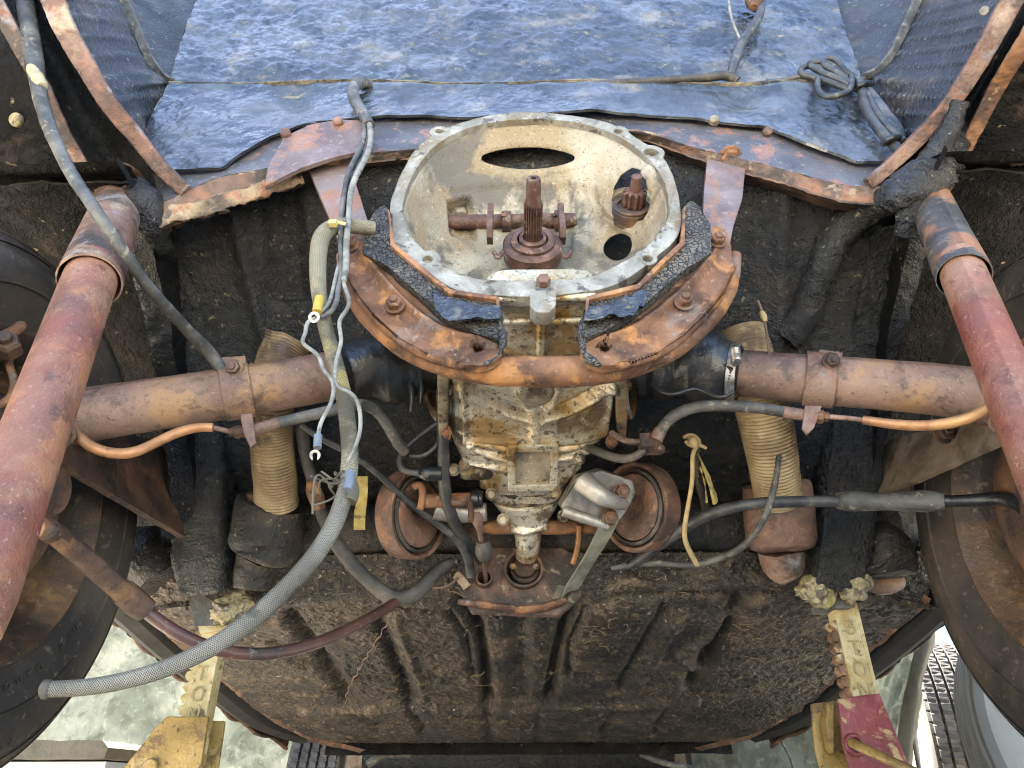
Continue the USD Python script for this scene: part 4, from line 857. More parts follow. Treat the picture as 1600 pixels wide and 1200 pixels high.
def gc_marks(q):
    h = ridge(q, curve([(728, 690), (760, 694), (800, 702)]), 4, .007) + ridge(q, curve([(734, 694), (762, 708), (800, 718)]), 4, .008) - ridge(q, curve([(745, 696), (772, 703), (800, 711)]), 3, .005)
    h += ridge(q, curve([(866, 702), (905, 696), (942, 680)]), 4, .007) + ridge(q, curve([(866, 716), (905, 708), (940, 690)]), 4, .008) - ridge(q, curve([(866, 709), (905, 702), (938, 687)]), 3, .005)
    h += ridge(q, curve([(722, 718), (745, 728), (770, 730), (800, 738)]), 4, .005) + ridge(q, [(906, 730), (890, 760)], 4, .005) + ridge(q, [(898, 722), (884, 752)], 3, .004) + ridge(q, curve([(740, 755), (765, 762), (775, 775)]), 5, .006) + ridge(q, [(812, 756), (812, 780)], 4, .002)
    return h
gb.part('final_drive_case', oil(emboss(refine(ysolid(FD), .005), fd_marks)), 'alu_oily', 45)
gb.part('drain_boss', oil(lathe([(0.0, -.002), (.022, -.002), (.026, .004), (.030, .03)], P(836, 612, .735), nrm([0, .35, .9]), 36)), 'alu_dark', 45)
gb.part('drain_plug', bolt(P(836, 606, .732), nrm([0, -.3, -1]), .010, .006, False, False), 'rust_dark', 30)
# square pad with recessed window
W0 = [(796, 694), (868, 692), (866, 756), (798, 758)]
def on_bottom(pts, Y0, k):
    c = P(832, 690, .842); n = nrm([0, -.42, -1]); out = []
    for u, v in pts: r = ray(u, v); out.append(r * ((c @ n) / (r @ n)))
    return np.array(out), n, c
q, n, c = on_bottom(W0, 0, 0); ex = nrm(q[1] - q[0]); ez = n; ey = np.cross(ez, ex); l2 = lambda Q: np.stack([(Q - c) @ ex, (Q - c) @ ey], 1)
g = Polygon(l2(q)).buffer(.004); gin = Polygon(l2(q)).buffer(-.0075)
frame_ = g.difference(gin)
gb.part('window_frame', oil(refine(prism(frame_, c - n * .022, ex, ey, .034), .006)), 'alu_oily', 35)
gb.part('window_floor', prism(g, c - n * .018, ex, ey, .016), 'alu_dusty', 30)
# gear carrier and front cover
GC = [(696, 958, 684, .830, .16, .42), (704, 938, 712, .868, .16, .42), (720, 918, 740, .903, .15, .45), (744, 896, 768, .936, .14, .48), (756, 884, 788, .960, .13, .5)]
gb.part('gear_carrier', oil(emboss(refine(ysolid(GC), .005), gc_marks), 7), 'alu_oily', 45)
gb.part('case_joint', oil(refine(ysolid([(716, 760, 742, .890, .03, .5), (718, 770, 750, .902, .03, .5)]), .01), 8), 'alu_dark', 40)
gb.part('case_joint', oil(refine(ysolid([(756, 884, 776, .944, .135, .6), (754, 886, 784, .956, .135, .6), (757, 884, 796, .968, .13, .6)]), .01), 9), 'alu_dark', 40)
NC = [(758, 882, 798, .966, .12, .7), (774, 874, 814, .985, .09, .8), (794, 858, 830, 1.005, .055, .9), (803, 848, 850, 1.028, .045, 1), (805, 845, 868, 1.05, .042, 1), (805, 842, 882, 1.07, .04, 1)]
gb.part('nose_cone', oil(emboss(refine(ysolid(NC), .005), lambda q: ridge(q, curve([(764, 804), (790, 822), (820, 830), (848, 824), (876, 804)]), 4, .006) + ridge(q, [(820, 830), (822, 870)], 5, .003)), 11), 'alu_oily', 45)
gb.part('shift_coupling', join(disc(.019, .02, P(820, 884, 1.085), [0, 1, -.1], 30), ring(.024, .012, .016, P(820, 890, 1.095), [0, 1, -.1], 30)), 'rust_dark', 30)
for u, v in ((802, 884), (838, 884)):
    gb.part('coupling_bolt', bolt(P(u, v, 1.085), nrm([0, -.6, -1]), .0065, None, False, True), 'alu_dark', 30)
for u, v, y in ((768, 772, .932), (867, 770, .930), (709, 734, .882), (905, 716, .868), (786, 812, .965), (880, 806, .962)):
    gb.part('case_bolt', bolt(P(u, v, y), nrm([0, -1, -.7]), .0075, .008, True, False), 'alu_dark', 30)
# side retainer plates with nuts, brown oily edges
for ul, ur in ((682, 702), (962, 982)):
    m = ysolid([(ul, ur, 586, .700, .19, .2), (ul, ur, 640, .768, .21, .2), (ul + 3, ur - 3, 684, .828, .18, .2)]); gb.part('side_cover', oil(refine(m, .012), 14), 'alu_dark', 40)
for u, v, y, d in ((704, 606, .735, [-1, -.3, -.2]), (702, 676, .815, [-1, -.3, -.3]), (974, 602, .735, [1, -.3, -.2]), (955, 690, .83, [.4, -.6, -.5])):
    gb.part('cover_nut', bolt(P(u, v, y), nrm(d), .008), 'rust_brown', 30)
# front mount arms in grey cast metal
def armsheet(pts, Y0s, th, lk):
    q = np.array([P(u, v, y) for (u, v), y in zip(pts, Y0s)]); c = q.mean(0); _, _, vt = np.linalg.svd(q - c); n = vt[2]; n = n if n @ c < 0 else -n; ex = vt[0]; ey = np.cross(n, ex)
    g = Polygon(np.stack([(q - c) @ ex, (q - c) @ ey], 1)).buffer(.006).buffer(-.004); return refine(prism(g, c - n * th, ex, ey, th), .008)
arm = [(878, 790), (905, 748), (940, 738), (985, 752), (990, 770), (972, 812), (938, 818), (885, 800)]
gb.part('mount_arm', rough(armsheet(arm, [.93, .90, .90, .925, .94, .955, .955, .94], .02, ''), (.003, 30, 3)), 'alu_grey', 40)
q = spline([[*P(908, 752, .898), .017], [*P(940, 775, .90), .014], [*P(975, 788, .93), .008]], 24); gb.part('arm_web', rough(tube(q[:, :3], q[:, 3], 16), (.002, 40, 2)), 'alu_grey', 50)
q = spline([[*P(880, 798, .935), .009], [*P(920, 812, .94), .008], [*P(950, 822, .95), .006]], 24); gb.part('arm_web', tube(q[:, :3], q[:, 3], 14), 'alu_grey', 50)
for u, v, y in ((971, 768, .915), (952, 808, .94)): gb.part('arm_bolt', bolt(P(u, v, y), nrm([.1, -1, -.6]), .0105, .011), 'rust_flake' if v < 800 else 'rust_brown', 30)
q = spline([[*P(680, 792, .95), .020], [*P(720, 800, .96), .017], [*P(760, 800, .96), .014]], 24); gb.part('mount_arm', rough(tube(q[:, :3], q[:, 3], 16), (.002, 40, 2)), 'alu_grey', 50)
gb.part('clutch_arm_tube', tube(spline([P(664, 783, .925), P(740, 780, .925)], 20), .0105, 22), 'rust_brown', 40)
gb.part('clutch_arm_seal', join(ring(.0135, .009, .012, P(736, 780, .925), [1, 0, 0], 26), ring(.0125, .009, .006, P(748, 780, .925), [1, 0, 0], 26)), 'rubber_black', 40)
for pts, r in (([(646, 762, .915), (655, 758, .912), (660, 778, .915), (656, 796, .92)], .0055), ([(734, 784, .915), (736, 800, .915), (735, 815, .917)], .0045)):
    gb.part('clutch_lever', tube(spline([P(*a) for a in pts], 24), r, 12), 'rust_brown', 40)

# rusty disc-shaped front mounts on either side of the gearbox
for (u, v), d, lab in (((652, 803), [.84, -.44, -.24], 'rusty round transmission mount left of the gearbox nose, crossed by a cable'), ((992, 792), [-.74, -.54, -.26], 'rusty round transmission mount right of the gearbox nose, behind the grey arm')):
    t = Thing('round_mount', lab, 'mount', 'round transmission mounts'); o = P(u, v, .985); d = nrm(d)
    t.part('cup', rough(lathe([(0, -.03), (.066, -.03), (.070, -.026), (.071, .004), (.069, .007), (.064, .006), (.063, .0), (.060, -.004)], o, d, 72), (.0012, 50, 2)), 'rust_can', 32)
    t.part('rubber_ring', lathe([(.061, -.006), (.0595, .005), (.055, .007), (.053, -.004)], o, d, 64), 'rubber_dusty', 40)
    t.part('plate', rough(lathe([(0, .004), (.018, .004), (.024, .009), (.046, .010), (.052, .006), (.0535, -.006)], o, d, 64), (.0008, 60, 2)), 'rust_can', 40)
single('cross_bar', rough(tube(spline([P(700, 822, 1.02), P(820, 824, 1.02), P(945, 822, 1.02)], 50), .012, 20), (.001, 60, 2)), 'rust_brown', 'rusty round bar crossing behind the gearbox nose between the two round mounts', 'bar')

# ---------------------------------------------------------------- rear carrier under the bell housing
cr = Thing('gearbox_carrier', 'rusty curved gearbox carrier cradling the bell housing, with two cracked black rubber mounts', 'carrier')
YC = .562
def stepplate(pts, holes, marks, lk):
    m = refine(yprism(pts, YC, .012, holes, .002), .0045); return rough(emboss(m, marks), (.0009, 50, 2))
PL = [(538, 420), (541, 385), (550, 362), (566, 356), (576, 385), (622, 440), (690, 503), (740, 532), (784, 542), (784, 556), (770, 566), (748, 572), (715, 568), (668, 553), (622, 527), (584, 492), (556, 456)]
PR = [(1146, 420), (1142, 383), (1132, 358), (1116, 352), (1104, 385), (1062, 435), (990, 500), (950, 530), (908, 542), (906, 553), (920, 566), (945, 572), (985, 566), (1025, 552), (1066, 524), (1102, 490), (1130, 455)]
cr.part('carrier_plate', stepplate(PL, [(747, 544, 8)], lambda q: ridge(q, curve([(566, 400), (612, 455), (672, 508), (720, 530), (782, 534)]), 7, .010) + ridge(q, curve([(538, 420), (556, 460), (584, 496), (622, 531), (668, 557), (720, 572)]), 5, .004), ''), 'rust_brown', 40)
cr.part('carrier_plate', stepplate(PR, [(945, 543, 8)], lambda q: ridge(q, curve([(1116, 398), (1074, 450), (1010, 504), (965, 528), (908, 534)]), 7, .010) + ridge(q, curve([(1148, 420), (1130, 458), (1102, 493), (1066, 528), (1025, 556), (970, 572)]), 5, .004), ''), 'rust_brown', 40)
def capsule(pts, n=120, sides=22):
    return ptube(pts, n, sides)
cr.part('carrier_tube', rough(capsule([(536, 400, .590, 10), (548, 452, .588, 14), (585, 502, .586, 17), (640, 545, .586, 20), (710, 570, .588, 23), (800, 580, .590, 25), (850, 581, .590, 25), (900, 580, .590, 25), (985, 568, .588, 23), (1050, 542, .586, 20), (1105, 498, .586, 17), (1138, 450, .588, 14), (1148, 400, .590, 10)], 160, 28), (.0012, 50, 2), (.0006, 160, 4)), 'rust_brown', 50)
RL = [(566, 395), (572, 355), (586, 330), (600, 318), (613, 334), (613, 380), (655, 418), (700, 456), (778, 468), (786, 486), (783, 532), (745, 520), (700, 496), (650, 455), (605, 415)]
RR = [(1112, 395), (1110, 352), (1096, 325), (1080, 312), (1066, 326), (1067, 380), (1030, 416), (1000, 448), (918, 468), (911, 486), (908, 530), (950, 515), (990, 490), (1036, 450), (1078, 415)]
for pts, s_ in ((RL, 2), (RR, 5)):
    m = refine(yprism(pts, .548, .04, (), .004), .006); m = rough(m, (.0030, 28, s_), (.0012, 75, s_ + 1)); cr.part('rubber_mount', m, 'rubber_cracked', 50)
for pts, s_ in (([(606, 326), (609, 332), (617, 380), (660, 416), (704, 452), (780, 463), (781, 485), (776, 485), (775, 468), (701, 458), (655, 422), (610, 383)], 1), ([(1071, 320), (1068, 326), (1063, 378), (1026, 412), (996, 444), (916, 463), (914, 484), (919, 484), (921, 468), (999, 450), (1031, 418), (1070, 382)], 2)):
    cr.part('mount_strip', rough(refine(yprism(pts, .543, .05, (), 0), .01), (.0008, 50, s_)), 'rust_brown', 40)
for rows, s_ in (([[(676, 448, .546), (704, 466, .544), (740, 474, .543), (780, 478, .544)], [(678, 470, .540), (704, 482, .538), (740, 488, .538), (782, 492, .539)], [(684, 496, .540), (704, 512, .537), (742, 506, .538), (784, 506, .539)]], 3), ([[(1012, 454, .546), (992, 458, .544), (956, 472, .543), (916, 478, .544)], [(1008, 474, .540), (990, 480, .538), (956, 488, .538), (914, 492, .539)], [(998, 488, .540), (990, 506, .537), (952, 502, .538), (912, 512, .539)]], 4)):
    cr.part('tar_smear', rough(patch(rows, 90, 40, .004, None, [(.004, 60, s_), (.0016, 160, s_)], lambda q, v, rows=rows: q[:, 1] < np.interp(q[:, 0], sorted([x[0] for x in rows[2]]), [y for _, y in sorted([(x[0], x[1]) for x in rows[2]])]) - 3 - 12 * meshkit.noise(v * 90, 3)), (.0006, 200, 2)), 'tar_wet', 50)
for pts, s_ in (([(772, 488, .548, 10), (784, 512, .55, 9), (786, 535, .552, 8), (778, 556, .552, 7), (760, 570, .552, 6)], 6), ([(925, 486, .548, 12), (911, 512, .55, 10), (909, 535, .552, 8), (916, 556, .552, 8), (935, 572, .552, 6)], 7)):
    q = spline([[*P(u, v, y), px(P(u, v, y), r * .7)] for u, v, y, r in pts], 40); cr.part('torn_rubber', rough(tube(q[:, :3], q[:, 3], 14), (.005, 60, s_), (.002, 150, s_)), 'rubber_cracked', 60)
for u, v, r in ((617, 478, 12.5), (1069, 473, 12.5), (548, 384, 10.5), (1121, 378, 10.5)):
    cr.part('carrier_bolt', bolt(P(u, v, .556), nrm([0, -1, -.12]), px(P(u, v, .556), r), px(P(u, v, .556), r) * 1.0), 'rust_brown', 30)
def plate3(pts, th, lk, rn=.002, hgt=.008):
    q = np.array([P(u, v, y) for u, v, y in pts]); c = q.mean(0); _, _, vt = np.linalg.svd(q - c); n = vt[2]; n = n if n @ c < 0 else -n; ex = vt[0]; ey = np.cross(n, ex)
    g = Polygon(np.stack([(q - c) @ ex, (q - c) @ ey], 1)).buffer(0).buffer(rn).buffer(-2 * rn).buffer(rn); g = g if g.geom_type == 'Polygon' else max(g.geoms, key=lambda z: z.area)
    return refine(prism(g, c - n * th, ex, ey, th), hgt)
cr.part('strap', rough(plate3([(478, 256, .585), (545, 247, .585), (560, 300, .580), (578, 356, .575), (560, 398, .572), (536, 404, .572), (520, 352, .575), (500, 306, .580)], .012, ''), (.0008, 40, 2)), 'strap_paint', 35)
cr.part('strap', rough(plate3([(1106, 242, .585), (1165, 254, .585), (1160, 310, .580), (1146, 352, .575), (1138, 396, .572), (1108, 398, .572), (1098, 350, .575), (1100, 296, .580)], .012, ''), (.0008, 40, 3)), 'strap_paint', 35)
for u, v in ((520, 250), (1140, 246)): cr.part('strap_bolt', bolt(P(u, v, .582), nrm([.0, -.3, -1]), .014, .006, True, False), 'rust_brown', 30)

# ---------------------------------------------------------------- axle tubes
for s_ in (-1, 1):
    L = s_ < 0; side = 'left' if L else 'right'
    ax = Thing('axle_tube', f'rusty {side} swing axle tube with ' + ('a torn draped black rubber boot' if L else 'a black boot and steel hose clamp'), 'axle', 'swing axle tubes')
    pts = [(60, 662, .70, 46), (150, 646, .706, 43), (260, 629, .715, 41), (380, 611, .728, 40), (480, 594, .745, 39), (560, 580, .765, 38), (680, 566, .79, 36)] if L else [(1570, 625, .70, 46), (1500, 613, .706, 42), (1400, 603, .716, 40), (1300, 595, .728, 39), (1200, 587, .745, 37), (1110, 578, .765, 36), (990, 570, .79, 35)]
    ax.part('tube', rough(capsule(pts, 120, 48), (.0008, 40, 2), (.0004, 160, 3)), 'rust_axle', 50)
    A = [P(u, v, y) for u, v, y, _ in pts]
    # weld lip on top of the outer end
    q = [(195, 612, .70, 3), (150, 620, .70, 4), (90, 632, .695, 5)] if L else [(1440, 590, .70, 3), (1490, 597, .70, 4), (1540, 606, .695, 5)]
    ax.part('weld_lip', capsule(q, 24, 8), 'rust_axle', 40)
    # clamp bracket with bolt
    cu, cv, cy = (371, 612, .727) if L else (1280, 593, .730)
    o = P(cu, cv, cy); d = nrm(P(*pts[4][:3]) - P(*pts[2][:3])); w = px(o, 22); R = px(o, 43.5)
    br = ax.part('clamp', rough(ring(R, R - .004, 2 * w, o - d * w, d, 56), (.0006, 60, 2)), 'rust_axle' if L else 'rust_flake', 35)
    eu, ev = (366, 575) if L else (1298, 564)
    ear = plate3([(346, 558, .70), (383, 556, .70), (386, 594, .694), (350, 597, .694)] if L else [(1281, 546, .70), (1318, 551, .70), (1308, 578, .697), (1272, 574, .697)], .008, '')
    ax.part('clamp_ear', ear, 'rust_axle', 30, of=br); ax.part('clamp_bolt', bolt(P(eu, ev, .69), nrm([.05, -1, -.5]), px(P(eu, ev, .69), 11)), 'rust_axle' if L else 'rust_flake', 30, of=br)
    fin = [(376, 648, .70), (394, 646, .705), (400, 692, .705), (392, 700, .705), (380, 672, .70)] if L else [(1258, 634, .70), (1284, 634, .70), (1272, 668, .70), (1262, 678, .70), (1254, 668, .70)]
    ax.part('hose_tab', plate3(fin, .004, '', .0008), 'rust_axle' if L else 'rust_flake', 30, of=br)
    # rubber boots
    if L:
        q = spline([P(512, 588, .752), P(560, 578, .765), P(620, 570, .778), P(676, 564, .79)], 70); prof_ = np.interp(np.linspace(0, 1, 70), [0, .06, .14, .3, .5, .68, .8, 1], [.036, .044, .040, .047, .052, .050, .058, .050])
        t, a, b = frames(q); n_ = 64; w = np.linspace(0, 2 * np.pi, n_, endpoint=False); vs = []
        for k in range(70):
            z = np.cos(w)[:, None] * a[k] + np.sin(w)[:, None] * b[k]; f_ = 1 + .10 * np.sin(w * 3 + k * .09) * (k / 70) + .08 * np.exp(-((z[:, 2] + .8) / .35) ** 2) * math.sin(k * .17 + .6)
            vs.append(q[k] + z * (prof_[k] * f_)[:, None])
        v = np.array(vs).reshape(-1, 3); i = np.arange(69)[:, None] * n_; j = np.arange(n_)[None]; j2 = (j + 1) % n_
        ax.part('boot', rough((v, np.stack([i + j, i + j2, i + n_ + j2, i + n_ + j], -1).reshape(-1, 4)[:, [0, 1, 2]].repeat(1, 0)) if False else (v, np.vstack([(F := np.stack([i + j, i + j2, i + n_ + j2, i + n_ + j], -1).reshape(-1, 4))[:, [0, 1, 2]], F[:, [0, 2, 3]]])), (.003, 24, 3), (.0008, 120, 3)), 'rubber_black', 60)
        for u, v_, dv in ((640, 610, 34), (648, 560, 60), (655, 600, 30)):
            ax.part('torn_shred', rough(tube(spline([P(u, v_ - 20, .775), P(u + 4, v_ + dv * .4, .77), P(u + 2, v_ + dv, .778)], 20), np.linspace(.006, .002, 20), 10), (.003, 60, 2)), 'rubber_black', 40)
        ax.part('retainer_ring', ring(.068, .05, .010, P(676, 590, .79), nrm(q[-1] - q[-9]), 56), 'alu_oily', 35)
    else:
        q = spline([P(1158, 582, .757), P(1120, 578, .763), P(1060, 572, .778), P(1004, 570, .79)], 90); h = np.linspace(0, 1, 90)
        prof_ = np.interp(h, [0, .05, .10, .16, .24, .42, .58, .70, .84, .92, 1], [.034, .041, .041, .045, .052, .055, .050, .053, .054, .050, .054])
        t, a, b = frames(q); n_ = 64; w = np.linspace(0, 2 * np.pi, n_, endpoint=False); vs = []
        for k in range(90):
            z = np.cos(w)[:, None] * a[k] + np.sin(w)[:, None] * b[k]; f_ = 1 + .05 * np.sin(w * 2 + k * .12) * np.sin(np.pi * h[k])
            vs.append(q[k] + z * (prof_[k] * f_)[:, None])
        v = np.array(vs).reshape(-1, 3); i = np.arange(89)[:, None] * n_; j = np.arange(n_)[None]; j2 = (j + 1) % n_; F = np.stack([i + j, i + j2, i + n_ + j2, i + n_ + j], -1).reshape(-1, 4)
        bt = ax.part('boot', rough((v, np.vstack([F[:, [0, 1, 2]], F[:, [0, 2, 3]]])), (.002, 24, 3)), 'rubber_black', 60)
        ax.part('boot_seam', rough(tube(spline([P(1018, 600, .742), P(1050, 616, .735), (P(1090, 608, .735)), P(1128, 620, .725), P(1146, 612, .722)], 60), .0028, 8), (.0008, 60, 2)), 'rubber_black', 50, of=bt)
        ax.part('boot_flange', rough(plate3([(1085, 530, .735), (1098, 520, .738), (1118, 522, .738), (1140, 545, .732), (1146, 580, .722), (1120, 560, .722)], .010, ''), (.001, 60, 2)), 'rubber_black', 40, of=bt)
        for u, v_ in ((1096, 526), (1119, 536)): ax.part('flange_screw', bolt(P(u, v_, .727), nrm([-.1, -1, -.3]), .005, .004, False, True), 'rust_dark', 30, of=bt)
        o = P(1146, 583, .757); dd = nrm(A[3] - A[5]); cl = ax.part('hose_clamp', ring(.0425, .0405, .013, o - dd * .006, dd, 60, .0005), 'steel', 30)
        ax.part('clamp_screw', rough(tube(spline([P(1149, 548, .715), P(1152, 566, .71)], 40), .0062 * (1 + .12 * np.sin(np.arange(40) * 1.6)), 14), (0, 1, 1)), 'steel', 40, of=cl)
        for k in range(9):
            th_ = k * .16 - .15; u_, v_ = 1146 - 7 * math.sin(k * .16), 578 + k * 4.6
            ax.part('clamp_slot', disc(.0016, .0012, P(u_ - 4, v_, .717 + .0004 * k), nrm([0, -1, -.2 - k * .03]), 8), 'rubber_black', 30, of=cl)
        ax.part('retainer_ring', ring(.062, .05, .010, P(990, 590, .79), nrm(q[-1] - q[-9]), 56), 'alu_oily', 35)

# ---------------------------------------------------------------- shock absorbers
for s_ in (-1, 1):
    L = s_ < 0
    sh = Thing('shock_absorber', ('reddish shock absorber with rusty sleeve in front of the left wheel' if L else 'red shock absorber with tar blackened sleeve in front of the right wheel'), 'shock absorber', 'rear shock absorbers')
    top, bot = (P(190, 300, .500), P(10, 800, .50)) if L else (P(1450, 300, .505), P(1620, 720, .50))
    slv = (P(138, 455, .494) if L else P(1505, 440, .497))
    up, lo = ([(208, 262, .635), (180, 345, .565), (140, 440, .502)], [(140, 440, .502), (84, 590, .492), (20, 770, .478), (-60, 990, .462)]) if L else ([(1430, 262, .635), (1464, 345, .565), (1506, 432, .502)], [(1506, 432, .502), (1560, 560, .494), (1622, 700, .482), (1680, 850, .470)])
    u0, u1 = P(*up[0]), P(*up[-1]); d = nrm(u1 - u0); Ls = np.linalg.norm(u1 - u0); rs = px(u1, 45 if L else 38)
    sh.part('sleeve', rough(lathe([(0, 0), (rs * .92, 0), (rs * .97, .01), (rs * .99, Ls * .7), (rs * 1.02, Ls), (rs * .97, Ls + .0005), (rs * .93, Ls - .02), (rs * .5, Ls - .03)], u0, d, 64), (.0007, 50, 2)), 'rust_flake' if L else 'sleeve_tar', 40)
    l0, l1 = P(*lo[0]), P(*lo[-1]); d2 = nrm(l1 - l0); L2_ = np.linalg.norm(l1 - l0); rl = rs * .84
    sh.part('tube', rough(lathe([(0, -.03), (rl, -.03), (rl, 0), (rl * 1.0, L2_ * .5), (rl, L2_ * .93), (rl * .9, L2_), (0, L2_ + .004)], l0, d2, 72), (.0006, 60, 2)), 'rust_red', 40)
# ---------------------------------------------------------------- rear wheels
for s_ in (-1, 1):
    L = s_ < 0; xi = -.595 if L else .622
    wt = Thing('rear_wheel', ('left' if L else 'right') + ' rear wheel seen from inside, black tyre on a rusty rim', 'wheel', 'rear wheels')
    o = np.array([xi, .705 if L else .735, .435 if L else .44]); d = nrm([-s_ * 1.0, 0, .05 if L else .05]); d = -d; r = .326   # d points outwards
    d = nrm([s_ * 1.0, 0, -.06])
    ty = wt.part('tyre', lathe([(.188, .012), (.192, .004), (.198, .003), (.200, .0055), (.210, .0025), (.225, -.003), (.243, -.007), (.2445, -.0095), (.2465, -.0095), (.248, -.0075), (.262, -.009), (.280, -.006), (.296, .004), (.2965, .002), (.3005, .004), (.301, .008), (.311, .016), (.3125, .015), (.318, .022), (.324, .034), (.324, .042), (.317, .043), (.317, .049), (.325, .050), (.326, .07), (.318, .071), (.318, .078), (.326, .079), (.326, .10), (.318, .101), (.318, .108), (.325, .109), (.322, .13), (.312, .15), (.28, .168), (.24, .172), (.19, .16)], o, d, 128), 'rubber_tyre', 28)
    x, y, z = basis(d)
    def letters(text, rad, h, mid, step, flip, dep=.0016):
        for k, ch in enumerate(text):
            if ch == ' ': continue
            a = mid + (k - (len(text) - 1) / 2) * step * flip; rr = np.cos(a) * np.array([0, 1.0, 0]) + np.sin(a) * np.array([0, 0, 1.0])
            rr = nrm(rr - d * (rr @ d)); tt = np.cross(d, rr); tt = tt * flip
            ey_ = -rr if False else rr; ex_ = nrm(np.cross(ey_, -d))
            wt.part('letter', text_on(ch, h, dep, o + rr * rad + d * np.interp(rad, [.19, .21, .225, .243, .262, .28], [.004, .0025, -.003, -.007, -.009, -.006]), ex_, ey_), 'rubber_tyre', 20, of=ty)
    if L:
        letters('165/80R15', .222, .014, math.radians(-63), .085, 1); letters('FOON', .222, .010, math.radians(-28), .055, 1); letters('ON-ADTI', .272, .020, math.radians(-72), .085, 1)
    else:
        letters('TOI', .275, .014, math.radians(12), .06, -1)
    wt.part('rim', rough(lathe([(.196, .004), (.190, .000), (.186, .004), (.180, .012), (.172, .020), (.165, .028), (.160, .05), (.150, .065), (.140, .068), (.128, .07), (.10, .085), (.06, .08), (.0, .08)], o, d, 96), (.0012, 30, 2)), 'rim_rust', 40)
    wt.part('brake_drum', rough(lathe([(0, -.012), (.04, -.012), (.06, -.006), (.085, -.004), (.112, .002), (.118, .012), (.118, .03), (.122, .034), (.122, .06), (.10, .085)], o + d * .01, d, 80), (.001, 40, 3)), 'rust_dark', 40)
    if L:
        for pts in ([(-20, 640, .60, 6), (8, 628, .60, 6), (22, 596, .60, 6), (14, 566, .60, 6), (18, 540, .60, 7)], [(-10, 528, .58, 8), (14, 522, .58, 9), (34, 508, .585, 8)]): wt.part('brake_pipe', rough(ptube(pts, 40, 12), (.0008, 80, 2)), 'rust_brown', 40)
        wt.part('bleed_block', rough(bolt(P(12, 548, .585), nrm([.4, -1, 0]), .016, .02, False, True), (.001, 60, 2)), 'rust_dark', 30)
        wt.part('axle_flange', rough(lathe([(0, -.06), (.03, -.06), (.036, -.05), (.042, -.02), (.06, -.012), (.066, .0)], o + d * .01, d, 48), (.001, 40, 3)), 'rust_dark', 40)
# ---------------------------------------------------------------- spring plates, bump stops
for pts, lk, lab in (([(60, 690, .66), (105, 712, .68), (282, 842, .99), (284, 735, 1.0), (255, 690, .97), (150, 676, .80)], 'rust_dark', 'dark brown flat spring plate running forward from the left axle end to the rail'), ([(1590, 668, .68), (1556, 688, .70), (1440, 758, .87), (1352, 770, .98), (1356, 720, 1.0), (1400, 690, .95), (1500, 650, .76)], 'spring_tan', 'dusty tan spring plate between the right axle end and the right rail')):
    t = Thing('spring_plate', lab, 'spring plate'); t.part('plate', rough(plate3(pts, .008, '', .001), (.001, 40, 2)), lk, 35)
    uv = [(262, 690, .96), (100, 680, .665)] if lk == 'rust_dark' else [(1474, 676, .80), (1562, 660, .69)]
    for u, v, y in uv: t.part('plate_bolt', bolt(P(u, v, y - .012), nrm([0, -1, -.5]), .012), 'rust_dark', 30)

# ---------------------------------------------------------------- heater hoses and heat exchangers
def corr(pts, pitch, amp, n_side=40):
    q = np.array([[*P(u, v, y), px(P(u, v, y), r)] for u, v, y, r in pts]); L = np.linalg.norm(np.diff(q[:, :3], axis=0), axis=1).sum(); n = int(L / pitch * 4)
    s = spline(q, n); rr = s[:, 3] + amp * np.sin(np.arange(n) * 2 * np.pi / 4 + .4); return tube(s[:, :3], rr, n_side, False)
HL = [(452, 532, .772, 38), (438, 565, .785, 35), (428, 610, .80, 33), (424, 660, .84, 32), (427, 710, .885, 32), (430, 750, .925, 32), (431, 790, .965, 32)]
HR = [(1158, 520, .772, 37), (1170, 560, .785, 38), (1184, 610, .805, 40), (1196, 660, .84, 40), (1206, 710, .88, 38), (1212, 750, .92, 36), (1215, 775, .95, 36)]
for pts, lab, box in ((HL, 'beige corrugated paper heater hose behind the left axle tube, torn open at its upper end', 0), (HR, 'beige corrugated paper heater hose behind the right axle tube, with a round open end', 1)):
    t = Thing('heater_hose', lab, 'hose', 'corrugated heater hoses'); m = corr(pts, .0052, .0011); v, f = m
    if not box:
        e = P(*pts[0][:3]); k = np.exp(-np.linalg.norm(v - e, axis=1) / .02); v = v + k[:, None] * np.array([0, 0, .012]) * np.sin(v[:, :1] * 160); v = v + (meshkit.fbm(v * 30, 2, 3) - .5)[:, None] * .004
    t.part('hose_wall', (v, f), 'paper_hose', 50)
    e = P(*pts[0][:3]); e2 = P(*pts[1][:3]); dd = nrm(e2 - e); t.part('hose_lining', tube(spline([e + dd * .002, e + dd * .03, e + dd * .07], 12), px(e, pts[0][3]) - .003, 30, False), 'rust_dark', 50)
